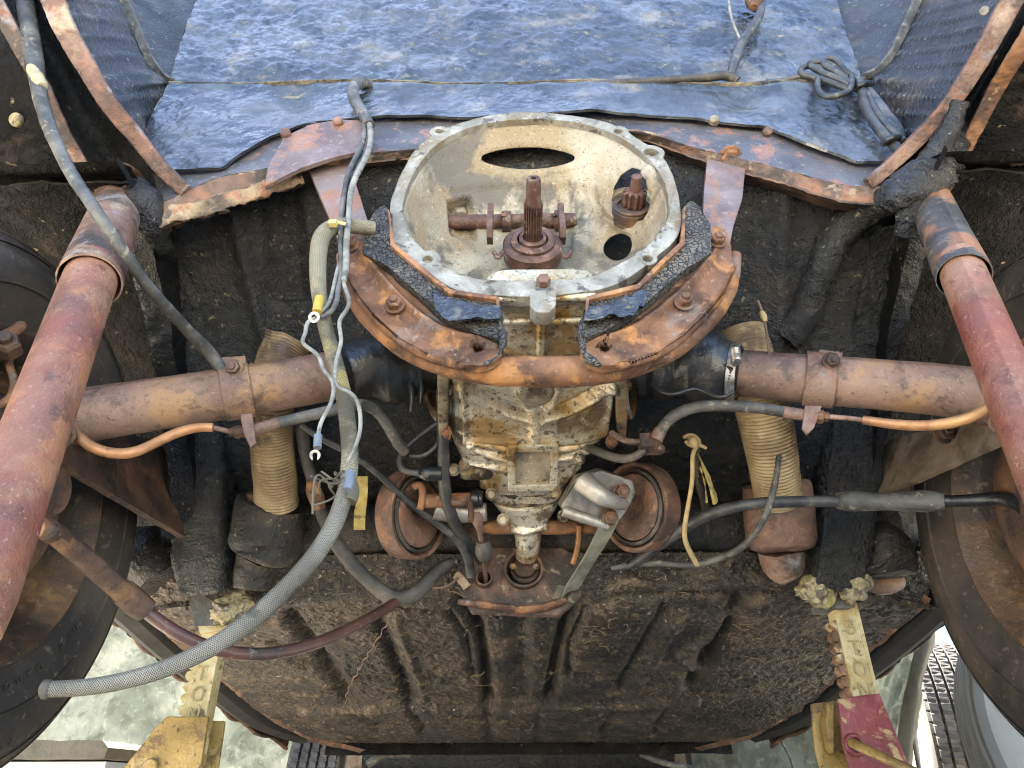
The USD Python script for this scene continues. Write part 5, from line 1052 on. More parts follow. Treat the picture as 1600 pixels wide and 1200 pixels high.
for pts, neck, lk, lab in (([(426, 782, .975, 20), (425, 783, .976, 46), (422, 788, .98, 53), (420, 820, 1.0, 55), (418, 850, 1.015, 55), (414, 868, 1.022, 48), (410, 874, 1.026, 25)], [(408, 868, 1.03, 36), (400, 890, 1.045, 33), (396, 915, 1.06, 30)], 'tar_brown', 'tarry dark brown heater junction can under the left heater hose, dented near its bottom'),
        ([(1212, 752, .965, 20), (1213, 754, .966, 46), (1214, 758, .97, 52), (1217, 800, .99, 53), (1220, 838, 1.005, 53), (1221, 858, 1.012, 46), (1222, 864, 1.014, 25)], [(1222, 862, 1.02, 36), (1226, 880, 1.03, 34), (1236, 896, 1.04, 26)], 'rust_can', 'rusty brown heater junction can under the right heater hose')):
    t = Thing('heater_can', lab, 'heater can')
    q = np.array([[*P(u, v, y), px(P(u, v, y), r)] for u, v, y, r in pts]); from scipy.interpolate import PchipInterpolator
    d = np.r_[0, np.cumsum(np.linalg.norm(np.diff(q[:, :3], axis=0), axis=1) + .004)]; s = PchipInterpolator(d, q)(np.linspace(0, d[-1], 70)); s[:, :3] = spline(q[[0, -1], :3], 70) * .5 + s[:, :3] * .5
    m = rough(tube(s[:, :3], s[:, 3], 56), (.002, 40, 2), (.0012, 140, 3))
    if lk == 'tar_brown': m = emboss(m, lambda q: -.012 * np.exp(-(((q[:, 0] - 412) / 22) ** 2 + ((q[:, 1] - 866) / 12) ** 2)) - .006 * np.exp(-(((q[:, 0] - 385) / 30) ** 2 + ((q[:, 1] - 862) / 10) ** 2)))
    c = t.part('can', m, lk, 50); a_, b_ = q[0, :3], q[2, :3]
    t.part('collar', ring(px(a_, 40), px(a_, 30), .010, a_, nrm(q[0, :3] - q[4, :3]), 44), 'rust_dark', 40)
    t.part('neck', rough(ptube(neck, 24, 32), (.004, 40, 2), (.002, 120, 3)), 'tar_brown' if lk == 'tar_brown' else 'rust_flake', 50)

# ---------------------------------------------------------------- cables, hoses, wires
def cable(name, pts, look, label, cat, n=110, sides=14, rg=None, extra=(), uv=False):
    q = np.array([[*P(u, v, y), px(P(u, v, y), r)] for u, v, y, r in pts]); s = spline(q, n)
    t = Thing(name, label, cat)
    if uv:
        v, f, st = tube_uv(s[:, :3], s[:, 3], 24); t.part('sleeve' if extra else None, (v, f), look, uv=st)
    else:
        m = tube(s[:, :3], s[:, 3], sides)
        if rg: m = rough(m, *rg)
        t.part('sheath' if extra else None, m, look, 50)
    for e in extra: t.part(*e)
    return t
tape = P(58, 122, .435)
cable('brake_cable', [(36, -40, .40, 12), (42, 20, .41, 13), (52, 80, .425, 13), (58, 120, .435, 12), (74, 190, .445, 11), (108, 265, .455, 10), (165, 352, .462, 9.5), (215, 425, .51, 9), (262, 482, .58, 9), (302, 525, .64, 9.5), (334, 560, .685, 10), (352, 586, .70, 8)], 'cable_grey', 'grey stiff brake cable running from the upper left corner down to the left axle clamp', 'cable', 150, 16, ((.0009, 60, 2), (.0005, 200, 3)),
      (('tape_wrap', rough(tube(spline([P(50, 106, .43), P(58, 121, .432), P(66, 136, .434)], 14), [.006, .0075, .008, .008, .0082, .008, .0082, .0082, .008, .0082, .008, .008, .0075, .006], 18), (.0012, 90, 2)), 'tape_cream', 50),))
bh = [(585, 357, .545, 12), (560, 354, .538, 13), (530, 353, .528, 14), (510, 362, .522, 15), (498, 392, .518, 15), (497, 440, .518, 14), (506, 500, .522, 13), (522, 560, .53, 13.5), (537, 620, .54, 14), (545, 680, .55, 14.5), (546, 730, .555, 15), (535, 785, .555, 16), (512, 838, .55, 17), (470, 895, .545, 17.5), (420, 945, .54, 18), (355, 996, .535, 17.5), (280, 1036, .53, 16.5), (200, 1062, .525, 15.5), (130, 1074, .52, 15), (70, 1077, .515, 14.5)]
q = np.array([[*P(u, v, y), px(P(u, v, y), r)] for u, v, y, r in bh]); s = spline(q, 420); kk = int(np.argmin(np.abs(pix(s[:, :3])[:, 1] - 752) + 1e3 * (np.arange(420) < 150)))
bt = Thing('braided_hose', 'long cloth braided hose, yellowed above and grey below, hanging free to the lower left', 'hose')
for nm, a, b, lk in (('yellowed_sleeve', 0, kk + 1, 'braid_yellow'), ('grey_sleeve', kk, 420, 'braid_grey')):
    v, f, st = tube_uv(s[a:b, :3], s[a:b, 3] * (.90 if a == 0 else .84), 28); bt.part(nm, (v, f), lk, uv=st)
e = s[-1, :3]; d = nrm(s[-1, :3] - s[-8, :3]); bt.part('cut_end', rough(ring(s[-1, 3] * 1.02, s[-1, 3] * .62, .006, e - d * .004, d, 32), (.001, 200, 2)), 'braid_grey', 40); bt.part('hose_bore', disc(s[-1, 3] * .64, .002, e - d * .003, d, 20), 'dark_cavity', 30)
c = s[kk, :3]; rk = s[kk, 3]
for k in range(9):
    o = c + RNG.normal(0, .006, 3); bt.part('frayed_thread', tube(spline([o, o + RNG.normal(0, .008, 3) + [-.006, -.008, 0], o + RNG.normal(0, .012, 3) + [-.010, -.010, -.004]], 10), .0011, 6), 'braid_yellow', 40)
bt.part('blue_tag', rough(tube(spline([P(547, 738, .532), P(546, 752, .532), P(543, 766, .532)], 10), .0045, 14), (.0008, 150, 2)), 'blue_plastic', 40)
bt.part('short_stub', tube(spline([P(548, 752, .55), P(551, 770, .553), P(547, 784, .553)], 12), .006, 12), 'braid_yellow', 40)

ls = Thing('wire_loom', 'bundle of grey wires hanging in front of the left strap, tied in yellow', 'wires')
ls.part('loom_sleeve', ptube([(580, 132, .578, 5), (568, 129, .570, 8), (553, 137, .560, 9), (552, 150, .556, 9.5), (561, 168, .552, 9.5), (572, 186, .549, 9), (577, 196, .547, 8.5)], 50, 14), 'cable_grey', 50)
W1 = [[(572, 190, .549, 5), (571, 215, .545, 5), (562, 240, .540, 5.2), (548, 268, .535, 5), (541, 300, .531, 5), (536, 340, .526, 5.2), (535, 380, .524, 5.5), (536, 420, .522, 5.5), (536, 445, .520, 5)],
      [(577, 192, .547, 5.5), (579, 218, .542, 5.5), (573, 243, .536, 5.5), (560, 268, .530, 5.5), (549, 296, .527, 5.5), (545, 340, .521, 5.5), (541, 385, .519, 6), (540, 420, .517, 6), (537, 440, .516, 5.5)],
      [(575, 190, .552, 4.5), (574, 225, .547, 4.5), (556, 262, .541, 4.5), (545, 290, .537, 4.5), (540, 330, .532, 4.5), (530, 380, .53, 4.5), (530, 420, .526, 4)]]
for k, pts in enumerate(W1): ls.part('wire', ptube([(u + (k - 1) * 2.5, v, y, r * .85) for u, v, y, r in pts], 80, 12), ('cable_grey', 'wire_grey', 'wire_black')[k], 50)
T1 = [[(530, 412, .524, 4), (523, 440, .518, 4), (518, 462, .514, 4), (509, 480, .512, 4.2), (498, 490, .511, 4)], [(534, 430, .52, 5), (528, 455, .515, 5), (523, 478, .511, 5), (510, 492, .510, 4.5), (495, 497, .51, 4)],
      [(492, 497, .51, 3.6), (482, 503, .509, 4), (477, 520, .508, 4), (473, 534, .507, 4), (484, 545, .507, 4), (497, 556, .508, 4), (506, 578, .509, 4), (519, 596, .510, 4), (521, 612, .511, 4), (512, 640, .513, 4), (501, 662, .515, 4), (497, 685, .517, 4)],
      [(541, 415, .520, 4), (538, 446, .516, 4), (545, 468, .514, 4), (541, 485, .513, 4), (532, 498, .512, 4), (533, 530, .512, 4), (527, 558, .512, 4), (523, 585, .513, 4), (528, 605, .514, 4), (546, 613, .516, 4), (558, 628, .518, 4), (563, 650, .520, 4), (561, 680, .523, 4), (552, 705, .526, 4), (543, 722, .53, 4)]]
for k, pts in enumerate(T1): ls.part('wire', ptube([(u, v, y, r * .82) for u, v, y, r in pts], 110, 10), ('wire_grey', 'cable_grey', 'wire_grey', 'wire_grey')[k], 50)
yc = P(497, 478, .508); ls.part('yellow_terminal', rough(tube(spline([P(499, 466, .508), P(495, 488, .508)], 8), px(yc, 7.5), 16), (.0003, 200, 2)), 'yellow_plastic', 35)
c = P(491, 496, .507); ls.part('ring_terminal', ring(px(c, 9), px(c, 4.5), .0012, c, nrm([0, -1, -.6]), 28, .0003), 'steel', 35)
bc = ls.part('blue_terminal', tube(spline([P(497, 680, .516), P(496, 700, .517)], 8), px(P(497, 690, .516), 6.5), 14), 'blue_plastic', 35)
sp = P(493, 706, .5175); e_ = px(sp, 1); fork = Point(0, 0).buffer(8.5 * e_).difference(Point(0, 0).buffer(4.2 * e_)).difference(Polygon([(-3.5 * e_, 0), (3.5 * e_, 0), (3.5 * e_, -12 * e_), (-3.5 * e_, -12 * e_)]))
ls.part('spade_fork', prism(fork, P(492.5, 711, .5165), AX_R, AX_U, .0012), 'steel', 20, of=bc)
zt = ls.part('zip_tie', tube(spline([P(510, 349, .515), P(524, 347, .512), P(540, 350, .512)], 16), [.0026] * 16, 8, True, 1, .5), 'yellow_pale', 40); hb = trimesh.creation.box([.009, .006, .007]); ls.part('tie_head', (np.array(hb.vertices) + P(520, 349, .509), np.array(hb.faces)), 'yellow_pale', 20, of=zt)

def pipe(side):
    L = side < 0
    t = Thing('brake_line', ('copper brake pipe bending below the left axle tube, joined to a grey rubber hose' if L else 'copper brake pipe below the right axle tube, joined to a grey rubber hose'), 'brake line', 'rear brake lines')
    cp = [(88, 648, .66, 8), (108, 664, .66, 8), (132, 690, .665, 8.5), (165, 706, .672, 8.5), (200, 708, .68, 8.5), (235, 696, .69, 8), (275, 677, .70, 8), (312, 668, .705, 7.5), (333, 668, .708, 7)] if L else [(1552, 626, .665, 7), (1535, 642, .665, 8), (1505, 656, .668, 9), (1460, 664, .68, 8.5), (1410, 664, .69, 8), (1375, 660, .695, 7.5), (1348, 656, .70, 7)]
    t.part('copper_pipe', ptube(cp, 80, 14), 'copper', 50)
    bare = [(333, 668, .708, 4), (350, 672, .71, 4), (366, 676, .712, 4)] if L else [(1348, 656, .70, 4), (1320, 653, .703, 4), (1292, 651, .706, 4)]
    t.part('bare_pipe', ptube(bare, 14, 10), 'rust_axle', 40)
    fx = [(362, 675, 7), (370, 675, 10), (380, 674, 9)] if L else [(1290, 651, 8), (1282, 651, 11), (1272, 650, 9)]
    y0 = .712 if L else .707
    for u, v, r in fx:
        o = P(u, v, y0); d = nrm(P(430, 660, .73) - P(330, 672, .71)) if L else nrm(P(1230, 646, .72) - P(1330, 655, .705))
        t.part('union_nut', lathe([(0, -.004), (px(o, r) * .85, -.004), (px(o, r), -.002), (px(o, r), .004), (px(o, r) * .85, .0055), (0, .0055)], o, d, 6), 'rust_brown', 25)
    en = [(388, 673, .715, 9), (410, 668, .72, 9.5), (434, 661, .725, 9.5)] if L else [(1264, 649, .71, 9), (1246, 647, .714, 9.5), (1226, 644, .718, 9.5)]
    t.part('hose_ferrule', ptube(en, 12, 16), 'rust_axle', 40)
    ho = [(430, 662, .725, 9), (480, 650, .73, 9), (530, 638, .735, 9), (562, 632, .75, 9), (588, 642, .77, 9), (606, 665, .79, 9), (622, 692, .82, 9), (632, 706, .84, 8)] if L else [(1228, 644, .718, 9), (1180, 637, .725, 9), (1130, 634, .735, 9), (1090, 636, .745, 9), (1060, 646, .76, 9), (1040, 662, .775, 9), (1031, 676, .785, 9)]
    t.part('rubber_hose', rough(ptube(ho, 90, 16), (.0004, 80, 2)), 'cable_grey', 50)
    if not L:
        t.part('hose_ferrule', ptube([(1032, 672, .784, 10), (1024, 688, .79, 11)], 8, 16), 'rust_axle', 40)
        c = P(1014, 694, .80); b_ = trimesh.creation.box([.026, .022, .022]); t.part('union_block', rough(refine((np.array(b_.vertices) + c, np.array(b_.faces)), .005), (.001, 90, 2)), 'rust_dark', 40)
        t.part('bare_pipe', ptube([(1004, 690, .80, 5), (985, 690, .80, 5), (968, 684, .805, 5), (955, 676, .81, 5)], 20, 10), 'rust_axle', 40)
        t.part('rubber_hose', ptube([(1008, 702, .80, 6), (990, 714, .81, 7), (965, 716, .82, 7), (940, 708, .83, 7), (918, 700, .85, 6)], 40, 12), 'rubber_dusty', 50)
        t.part('union_bolt', bolt(P(1031, 702, .79), nrm([.3, -1, -.4]), .006), 'rust_brown', 30)
pipe(-1); pipe(1)
cable('parking_brake_cable', [(218, 946, .755, 10), (245, 968, .77, 10), (290, 996, .79, 10), (345, 1016, .82, 10), (410, 1022, .86, 10), (470, 1012, .90, 9.5), (530, 990, .95, 9), (580, 964, 1.0, 8.5), (620, 940, 1.05, 8)], 'cable_red', 'brown black parking brake cable curving from the left wheel across the left jack stand', 'cable', 110, 16, None,
      (('guide_tube', rough(ptube([(84, 834, .60, 15), (120, 862, .645, 16), (160, 896, .69, 16.5), (198, 930, .735, 17)], 40, 22), (.0006, 70, 2)), 'rust_dark', 50), ('guide_collar', rough(ptube([(192, 924, .728, 19), (208, 938, .745, 20), (228, 954, .762, 18)], 16, 22), (.0006, 70, 2)), 'rust_dark', 50), ('rust_ferrule', rough(ptube([(52, 826, .565, 17), (75, 828, .59, 17), (96, 842, .615, 16)], 16, 20), (.0006, 70, 2)), 'rust_brown', 50)))
cable('parking_brake_cable', [(1312, 783, .875, 9), (1240, 784, .88, 9), (1180, 787, .885, 9), (1125, 798, .91, 9), (1085, 815, .95, 9), (1040, 845, 1.0, 8.5), (985, 884, 1.06, 8)], 'wire_black', 'black parking brake cable with thick grey sleeve crossing the right heater can', 'cable', 90, 16, None,
      (('cable_sleeve', rough(ptube([(1308, 783, .875, 12.5), (1312, 783, .875, 13.5), (1390, 784, .86, 13.5), (1472, 783, .84, 13.5), (1477, 783, .838, 12)], 60, 22), (.0006, 60, 2)), 'cable_grey', 50), ('cable_rod', ptube([(1474, 783, .84, 9), (1530, 781, .82, 10), (1566, 779, .80, 11), (1600, 792, .78, 13)], 30, 18), 'rubber_black', 50)))
cable('thin_cable', [(1216, 655, .835, 3), (1217, 662, .835, 4.5), (1217, 705, .85, 5), (1211, 755, .85, 5), (1196, 805, .87, 5.5), (1170, 845, .92, 5.5), (1135, 868, .98, 5.5), (1085, 882, 1.02, 5.5), (1030, 880, 1.05, 5.5), (990, 882, 1.06, 5), (955, 888, 1.07, 4)], 'cable_grey', 'thin grey loose cable arching across the right heater hose and can', 'cable', 120, 10, None,
      (('bare_wire', ptube([(1184, 470, .70, 2), (1192, 492, .70, 2.4), (1197, 515, .70, 2), (1201, 545, .71, 2), (1205, 600, .77, 2), (1214, 640, .82, 2.2), (1216, 660, .835, 2.2)], 60, 8), 'rust_axle', 40), ('wire_knot', ptube([(1190, 488, .698, 3.5), (1194, 497, .697, 5), (1196, 503, .698, 3)], 8, 10), 'string', 40)))
yc = Thing('frayed_cord', 'orange yellow frayed cord hanging from the slanted floor right of the gearbox', 'cord')
yc.part('strand', ptube([(1068, 684, .86, 3), (1078, 680, .858, 3.5), (1092, 690, .856, 3.5), (1086, 702, .857, 3.5), (1082, 735, .87, 3.5), (1077, 780, .90, 3.5), (1071, 815, .93, 3.8), (1071, 845, .96, 4), (1079, 864, .98, 4), (1089, 882, 1.0, 4)], 120, 10), 'string', 50)
yc.part('strand', ptube([(1072, 690, .858, 3), (1080, 696, .856, 3.5), (1094, 696, .855, 3.2), (1104, 701, .856, 2.5)], 30, 8), 'string', 50)
yc.part('knot', rough(ptube([(1078, 684, .856, 4), (1084, 692, .854, 8), (1089, 700, .856, 4)], 16, 14), (.002, 160, 2)), 'string', 50)
for a, b, w_ in (((1090, 708, .86), (1118, 784, .91), 5), ((1094, 730, .87), (1104, 782, .91), 3)):
    yc.part('frayed_strip', rough(tube(spline([P(*a), P(*((np.array(a) + b) / 2 + [2, 0, 0])), P(*b)], 30), np.linspace(.004, .016, 30) * w_ / 5, 8, True, 1, .2), (.002, 120, 2)), 'yellow_strip', 30)
yc.part('rod', rough(ptube([(1085, 700, .87, 6), (1093, 755, .91, 6.5), (1104, 800, .96, 7), (1108, 832, .99, 5)], 30, 10), (.001, 90, 2)), 'tar_brown', 50)
cable('speedo_conduit', [(690, 610, .785, 9), (691, 660, .815, 9), (693, 720, .865, 9.5), (696, 770, .91, 10), (710, 815, .96, 9), (732, 850, 1.02, 8.5), (752, 876, 1.06, 8)], 'wire_black', 'smooth black conduit running down along the left side of the gearbox', 'conduit', 90, 16)
cable('thin_black_wire', [(470, 664, .80, 4), (500, 684, .82, 5), (545, 708, .85, 5), (590, 740, .89, 5.5), (640, 785, .94, 6), (690, 822, .975, 7), (716, 845, 1.0, 7), (730, 870, 1.03, 8), (735, 900, 1.06, 7)], 'wire_black', 'thin black cable slanting down in front of the left round mount', 'cable', 100, 12)
cable('reverse_light_wire', [(692, 655, .83, 4), (668, 672, .84, 4), (640, 694, .845, 4), (624, 716, .85, 4), (628, 732, .85, 4.5), (645, 738, .85, 5), (660, 740, .85, 6)], 'wire_black', 'black looped wire ending in a rubber boot left of the gearbox', 'wire', 70, 12, None, (('wire_boot', ptube([(655, 739, .85, 6), (662, 740, .85, 10), (676, 740, .85, 12), (690, 740, .85, 11)], 20, 18), 'rubber_black', 50), ('second_wire', ptube([(640, 712, .85, 3), (660, 712, .85, 3.5), (678, 700, .845, 3.5), (690, 680, .84, 3.5)], 30, 8), 'wire_black', 50)))
cable('fuel_hose', [(470, 640, .84, 9), (474, 690, .87, 10), (482, 730, .90, 9), (494, 775, .935, 9), (512, 825, .975, 10), (545, 875, 1.01, 11), (585, 915, 1.04, 11), (622, 934, 1.05, 12), (655, 922, 1.05, 12), (680, 895, 1.055, 11), (708, 878, 1.06, 8)], 'rubber_dusty', 'dusty brown rubber hose sagging from behind the left hose to the tunnel face', 'hose', 140, 18, ((.0012, 60, 2), (.0006, 160, 3)), (('rusty_union', rough(ptube([(488, 752, .91, 9), (490, 766, .918, 12), (496, 782, .93, 12), (499, 794, .94, 9)], 20, 14), (.001, 90, 2)), 'rust_brown', 40),))
cable('clutch_cable', [(747, 812, .94, 4), (750, 835, .97, 4), (753, 850, .99, 4), (757, 885, 1.05, 3.5), (760, 912, 1.09, 3.5)], 'rust_axle', 'rusty clutch cable rod with a ball joint and rubber collar entering the tunnel', 'cable', 40, 12, None, (('ball_joint', rough(ptube([(744, 800, .93, 5), (745, 808, .935, 9), (747, 818, .945, 8), (749, 826, .955, 5)], 24, 16), (.0006, 90, 2)), 'rust_axle', 50), ('rubber_collar', ptube([(754, 846, .985, 9), (755, 852, .99, 12), (757, 868, 1.01, 12), (758, 872, 1.02, 8)], 20, 20), 'rubber_dusty', 40)))
st_ = Thing('ground_strap', 'flat woven grey strap hanging from the grey mount arm to the tunnel', 'strap')
q = spline([P(956, 806, .935), P(944, 832, .955), (P(922, 872, 1.0)), P(900, 908, 1.05), P(884, 926, 1.075), P(868, 925, 1.085)], 70); t_, a_, b_ = frames(q); s_ax = np.array([nrm(AX_R * 1.0 + AX_U * .55 - t * ((AX_R + AX_U * .55) @ t)) for t in t_])
def ribbon(q, ax, hw, th):
    n = np.cross(np.gradient(q, axis=0), ax); n /= np.linalg.norm(n, axis=1, keepdims=True); c = [q - ax * hw + n * th, q + ax * hw + n * th, q + ax * hw - n * th, q - ax * hw - n * th]
    v = np.stack(c, 1).reshape(-1, 3); K = len(q); i = np.arange(K - 1)[:, None] * 4; j = np.arange(4)[None]; j2 = (j + 1) % 4; f = np.stack([i + j, i + j2, i + 4 + j2, i + 4 + j], -1).reshape(-1, 4); return v, np.vstack([f, [[0, 1, 2, 3]], [[4 * K - 4, 4 * K - 3, 4 * K - 2, 4 * K - 1]]])
st_.part(None, ribbon(q, s_ax, .0125, .0016), 'webbing', 30)
cable('small_red_pipe', [(905, 820, 1.0, 4.5), (903, 850, 1.03, 4.5), (895, 880, 1.06, 4)], 'copper', 'short copper coloured pipe beside the woven strap behind the gearbox nose', 'pipe', 30, 10)
q = spline([P(566, 744, .93), P(565, 780, .96), P(562, 812, .99), P(562, 828, 1.0)], 30); single('yellow_strip', ribbon(q, np.tile(nrm(AX_R), (30, 1)), .009, .0015), 'yellow_strip', 'short pale yellow strip hanging between the braided hose and the left round mount', 'strip')
cable('tarry_pipe', [(1500, 160, .485, 14), (1484, 200, .51, 17), (1464, 236, .53, 19), (1444, 268, .55, 26), (1418, 296, .565, 27), (1372, 320, .60, 22), (1330, 346, .635, 24), (1302, 376, .66, 25), (1285, 415, .69, 25), (1270, 455, .725, 23), (1254, 495, .76, 24), (1228, 525, .79, 26)], 'tar', 'thick tar coated pipe bending down beside the right rail above the right axle tube', 'pipe', 150, 26, ((.005, 34, 3), (.0028, 100, 4), (.001, 240, 5)))
wb = Thing('cable_coil', 'black cable coiled and clipped in the upper right corner of the engine bay', 'cable')
for k, pts in enumerate(([(1338, 130, .575, 4.5), (1310, 118, .570, 4.8), (1280, 106, .568, 4.8), (1258, 104, .570, 4.8), (1252, 114, .572, 4.8), (1268, 120, .571, 4.8), (1300, 130, .566, 4.8), (1326, 140, .565, 4.8)], [(1336, 128, .572, 4.5), (1312, 112, .566, 4.8), (1286, 98, .564, 4.8), (1266, 99, .566, 4.8), (1274, 108, .566, 4.8), (1306, 122, .562, 4.8), (1330, 134, .562, 4.8)],
        [(1338, 126, .570, 4.5), (1318, 108, .563, 4.8), (1296, 91, .562, 4.8), (1288, 94, .563, 4.8), (1302, 110, .560, 4.8), (1328, 130, .560, 4.8)], [(1330, 118, .562, 4.5), (1330, 134, .556, 4.8), (1316, 147, .555, 4.8), (1294, 151, .558, 4.8), (1281, 145, .563, 4.8), (1278, 124, .567, 4.6)])):
    wb.part('loop', ptube(pts, 70, 12), 'wire_black', 50)
wb.part('lead', ptube([(1196, 128, .588, 4), (1222, 126, .584, 4.5), (1250, 120, .578, 5), (1268, 119, .574, 5)], 30, 12), 'wire_black', 50)
wb.part('run', ptube([(1330, 118, .566, 6), (1342, 130, .564, 7), (1348, 152, .562, 7.5), (1360, 182, .560, 7.5), (1380, 210, .557, 8), (1402, 232, .554, 8), (1412, 242, .553, 8)], 70, 16), 'wire_black', 50)
wb.part('run', ptube([(1344, 126, .566, 5), (1356, 150, .562, 6), (1372, 180, .558, 6.5), (1392, 204, .556, 6.5), (1412, 222, .553, 6.5)], 70, 14), 'wire_black', 50)
for u, v, y in ((1347, 134, .560), (1392, 218, .551)):
    o = P(u, v, y); wb.part('clip', rough(tube(spline([P(u - 11, v + 6, y + .004), P(u - 2, v - 1, y - .006), P(u + 9, v - 3, y - .004), P(u + 14, v - 3, y + .006)], 24), .0052, 10), (.0006, 90, 2)), 'rubber_black', 40)
cable('bay_hose', [(1152, 126, .578, 7), (1140, 119, .574, 7), (1118, 119, .574, 7), (1060, 124, .576, 6.5), (980, 129, .580, 6), (900, 133, .585, 5), (880, 134, .592, 4)], 'rubber_dusty', 'dusty black hose lying along the fold of the engine bay board', 'hose', 90, 14, ((.001, 60, 2),))
cable('bay_wire', [(1196, -30, .55, 6), (1190, 5, .555, 6.5), (1178, 40, .56, 7), (1160, 66, .57, 7.5), (1152, 85, .572, 8), (1146, 102, .574, 7.5), (1142, 118, .576, 6)], 'wire_black', 'black cable coming down from the top edge of the engine bay to the hose end', 'cable', 60, 14, None, (('thin_wire', ptube([(1138, -20, .56, 2.2), (1141, 20, .565, 2.4), (1150, 48, .57, 2.4), (1157, 62, .573, 2)], 30, 8), 'wire_grey', 50),))
single('rust_stub', rough(ptube([(1180, -12, .552, 14), (1180, 4, .552, 13), (1178, 12, .555, 6)], 16, 20), (.002, 60, 2)), 'rust_brown', 'rusty stub at the top edge of the engine bay next to the black cable', 'stub')
# dry roots and chips clinging to the floor pan
vs = []
r_ = np.random.default_rng(5)
for k in range(300):
    if k % 2 and k > 60: continue
    if k < 90: u, v = r_.uniform(430, 1180), r_.uniform(940, 1130)
    elif k < 220:
        cu, cv = ((1060, 910), (1110, 925), (940, 975), (1000, 1000), (1150, 985), (1190, 915), (560, 960), (470, 905))[k % 8]; u, v = cu + r_.normal(0, 34), cv + r_.normal(0, 16)
    else: u, v = r_.uniform(380, 740), r_.uniform(860, 960)
    a0_, L = r_.uniform(0, 6.28), r_.choice([.012, .02, .034, .05], p=[.45, .3, .17, .08]); onface = PZ(u, v, ZP - .003)[1] < 1.14
    uv_ = [(u, v)]; sc_ = L * 1100 / 1.15 / 5
    for j in range(5):
        a0_ += r_.normal(0, .75); uv_.append((uv_[-1][0] + math.cos(a0_) * sc_, uv_[-1][1] + math.sin(a0_) * sc_ * .6))
    pts = [(P(x, y, 1.083 - .004 * abs(math.sin(j))) if onface else PZ(x, y, ZP - .004 - .002 * math.sin(j * 2))) for j, (x, y) in enumerate(uv_)]
    vs.append(tube(spline(pts, 14), r_.uniform(.0003, .0007), 5, False))
single('dry_roots', join(*vs), 'root_dry', 'dry tan roots and fibres clinging to the tarred floor pan', 'dry roots', None, 'stuff', 60)
th = [P(618, 944, 1.06), PZ(604, 975, ZP - .02), PZ(583, 1010, ZP - .02), PZ(570, 1030, ZP - .015), PZ(556, 1055, ZP - .012), PZ(543, 1080, ZP - .01), PZ(541, 1105, ZP - .008)]
single('hanging_thread', tube(spline(th, 80) + np.c_[.002 * np.sin(np.arange(80) * .9), np.zeros(80), .0015 * np.cos(np.arange(80) * 1.3)], .0011, 6), 'rust_axle', 'thin reddish thread hanging from the brown hose across the left half of the floor pan', 'thread')

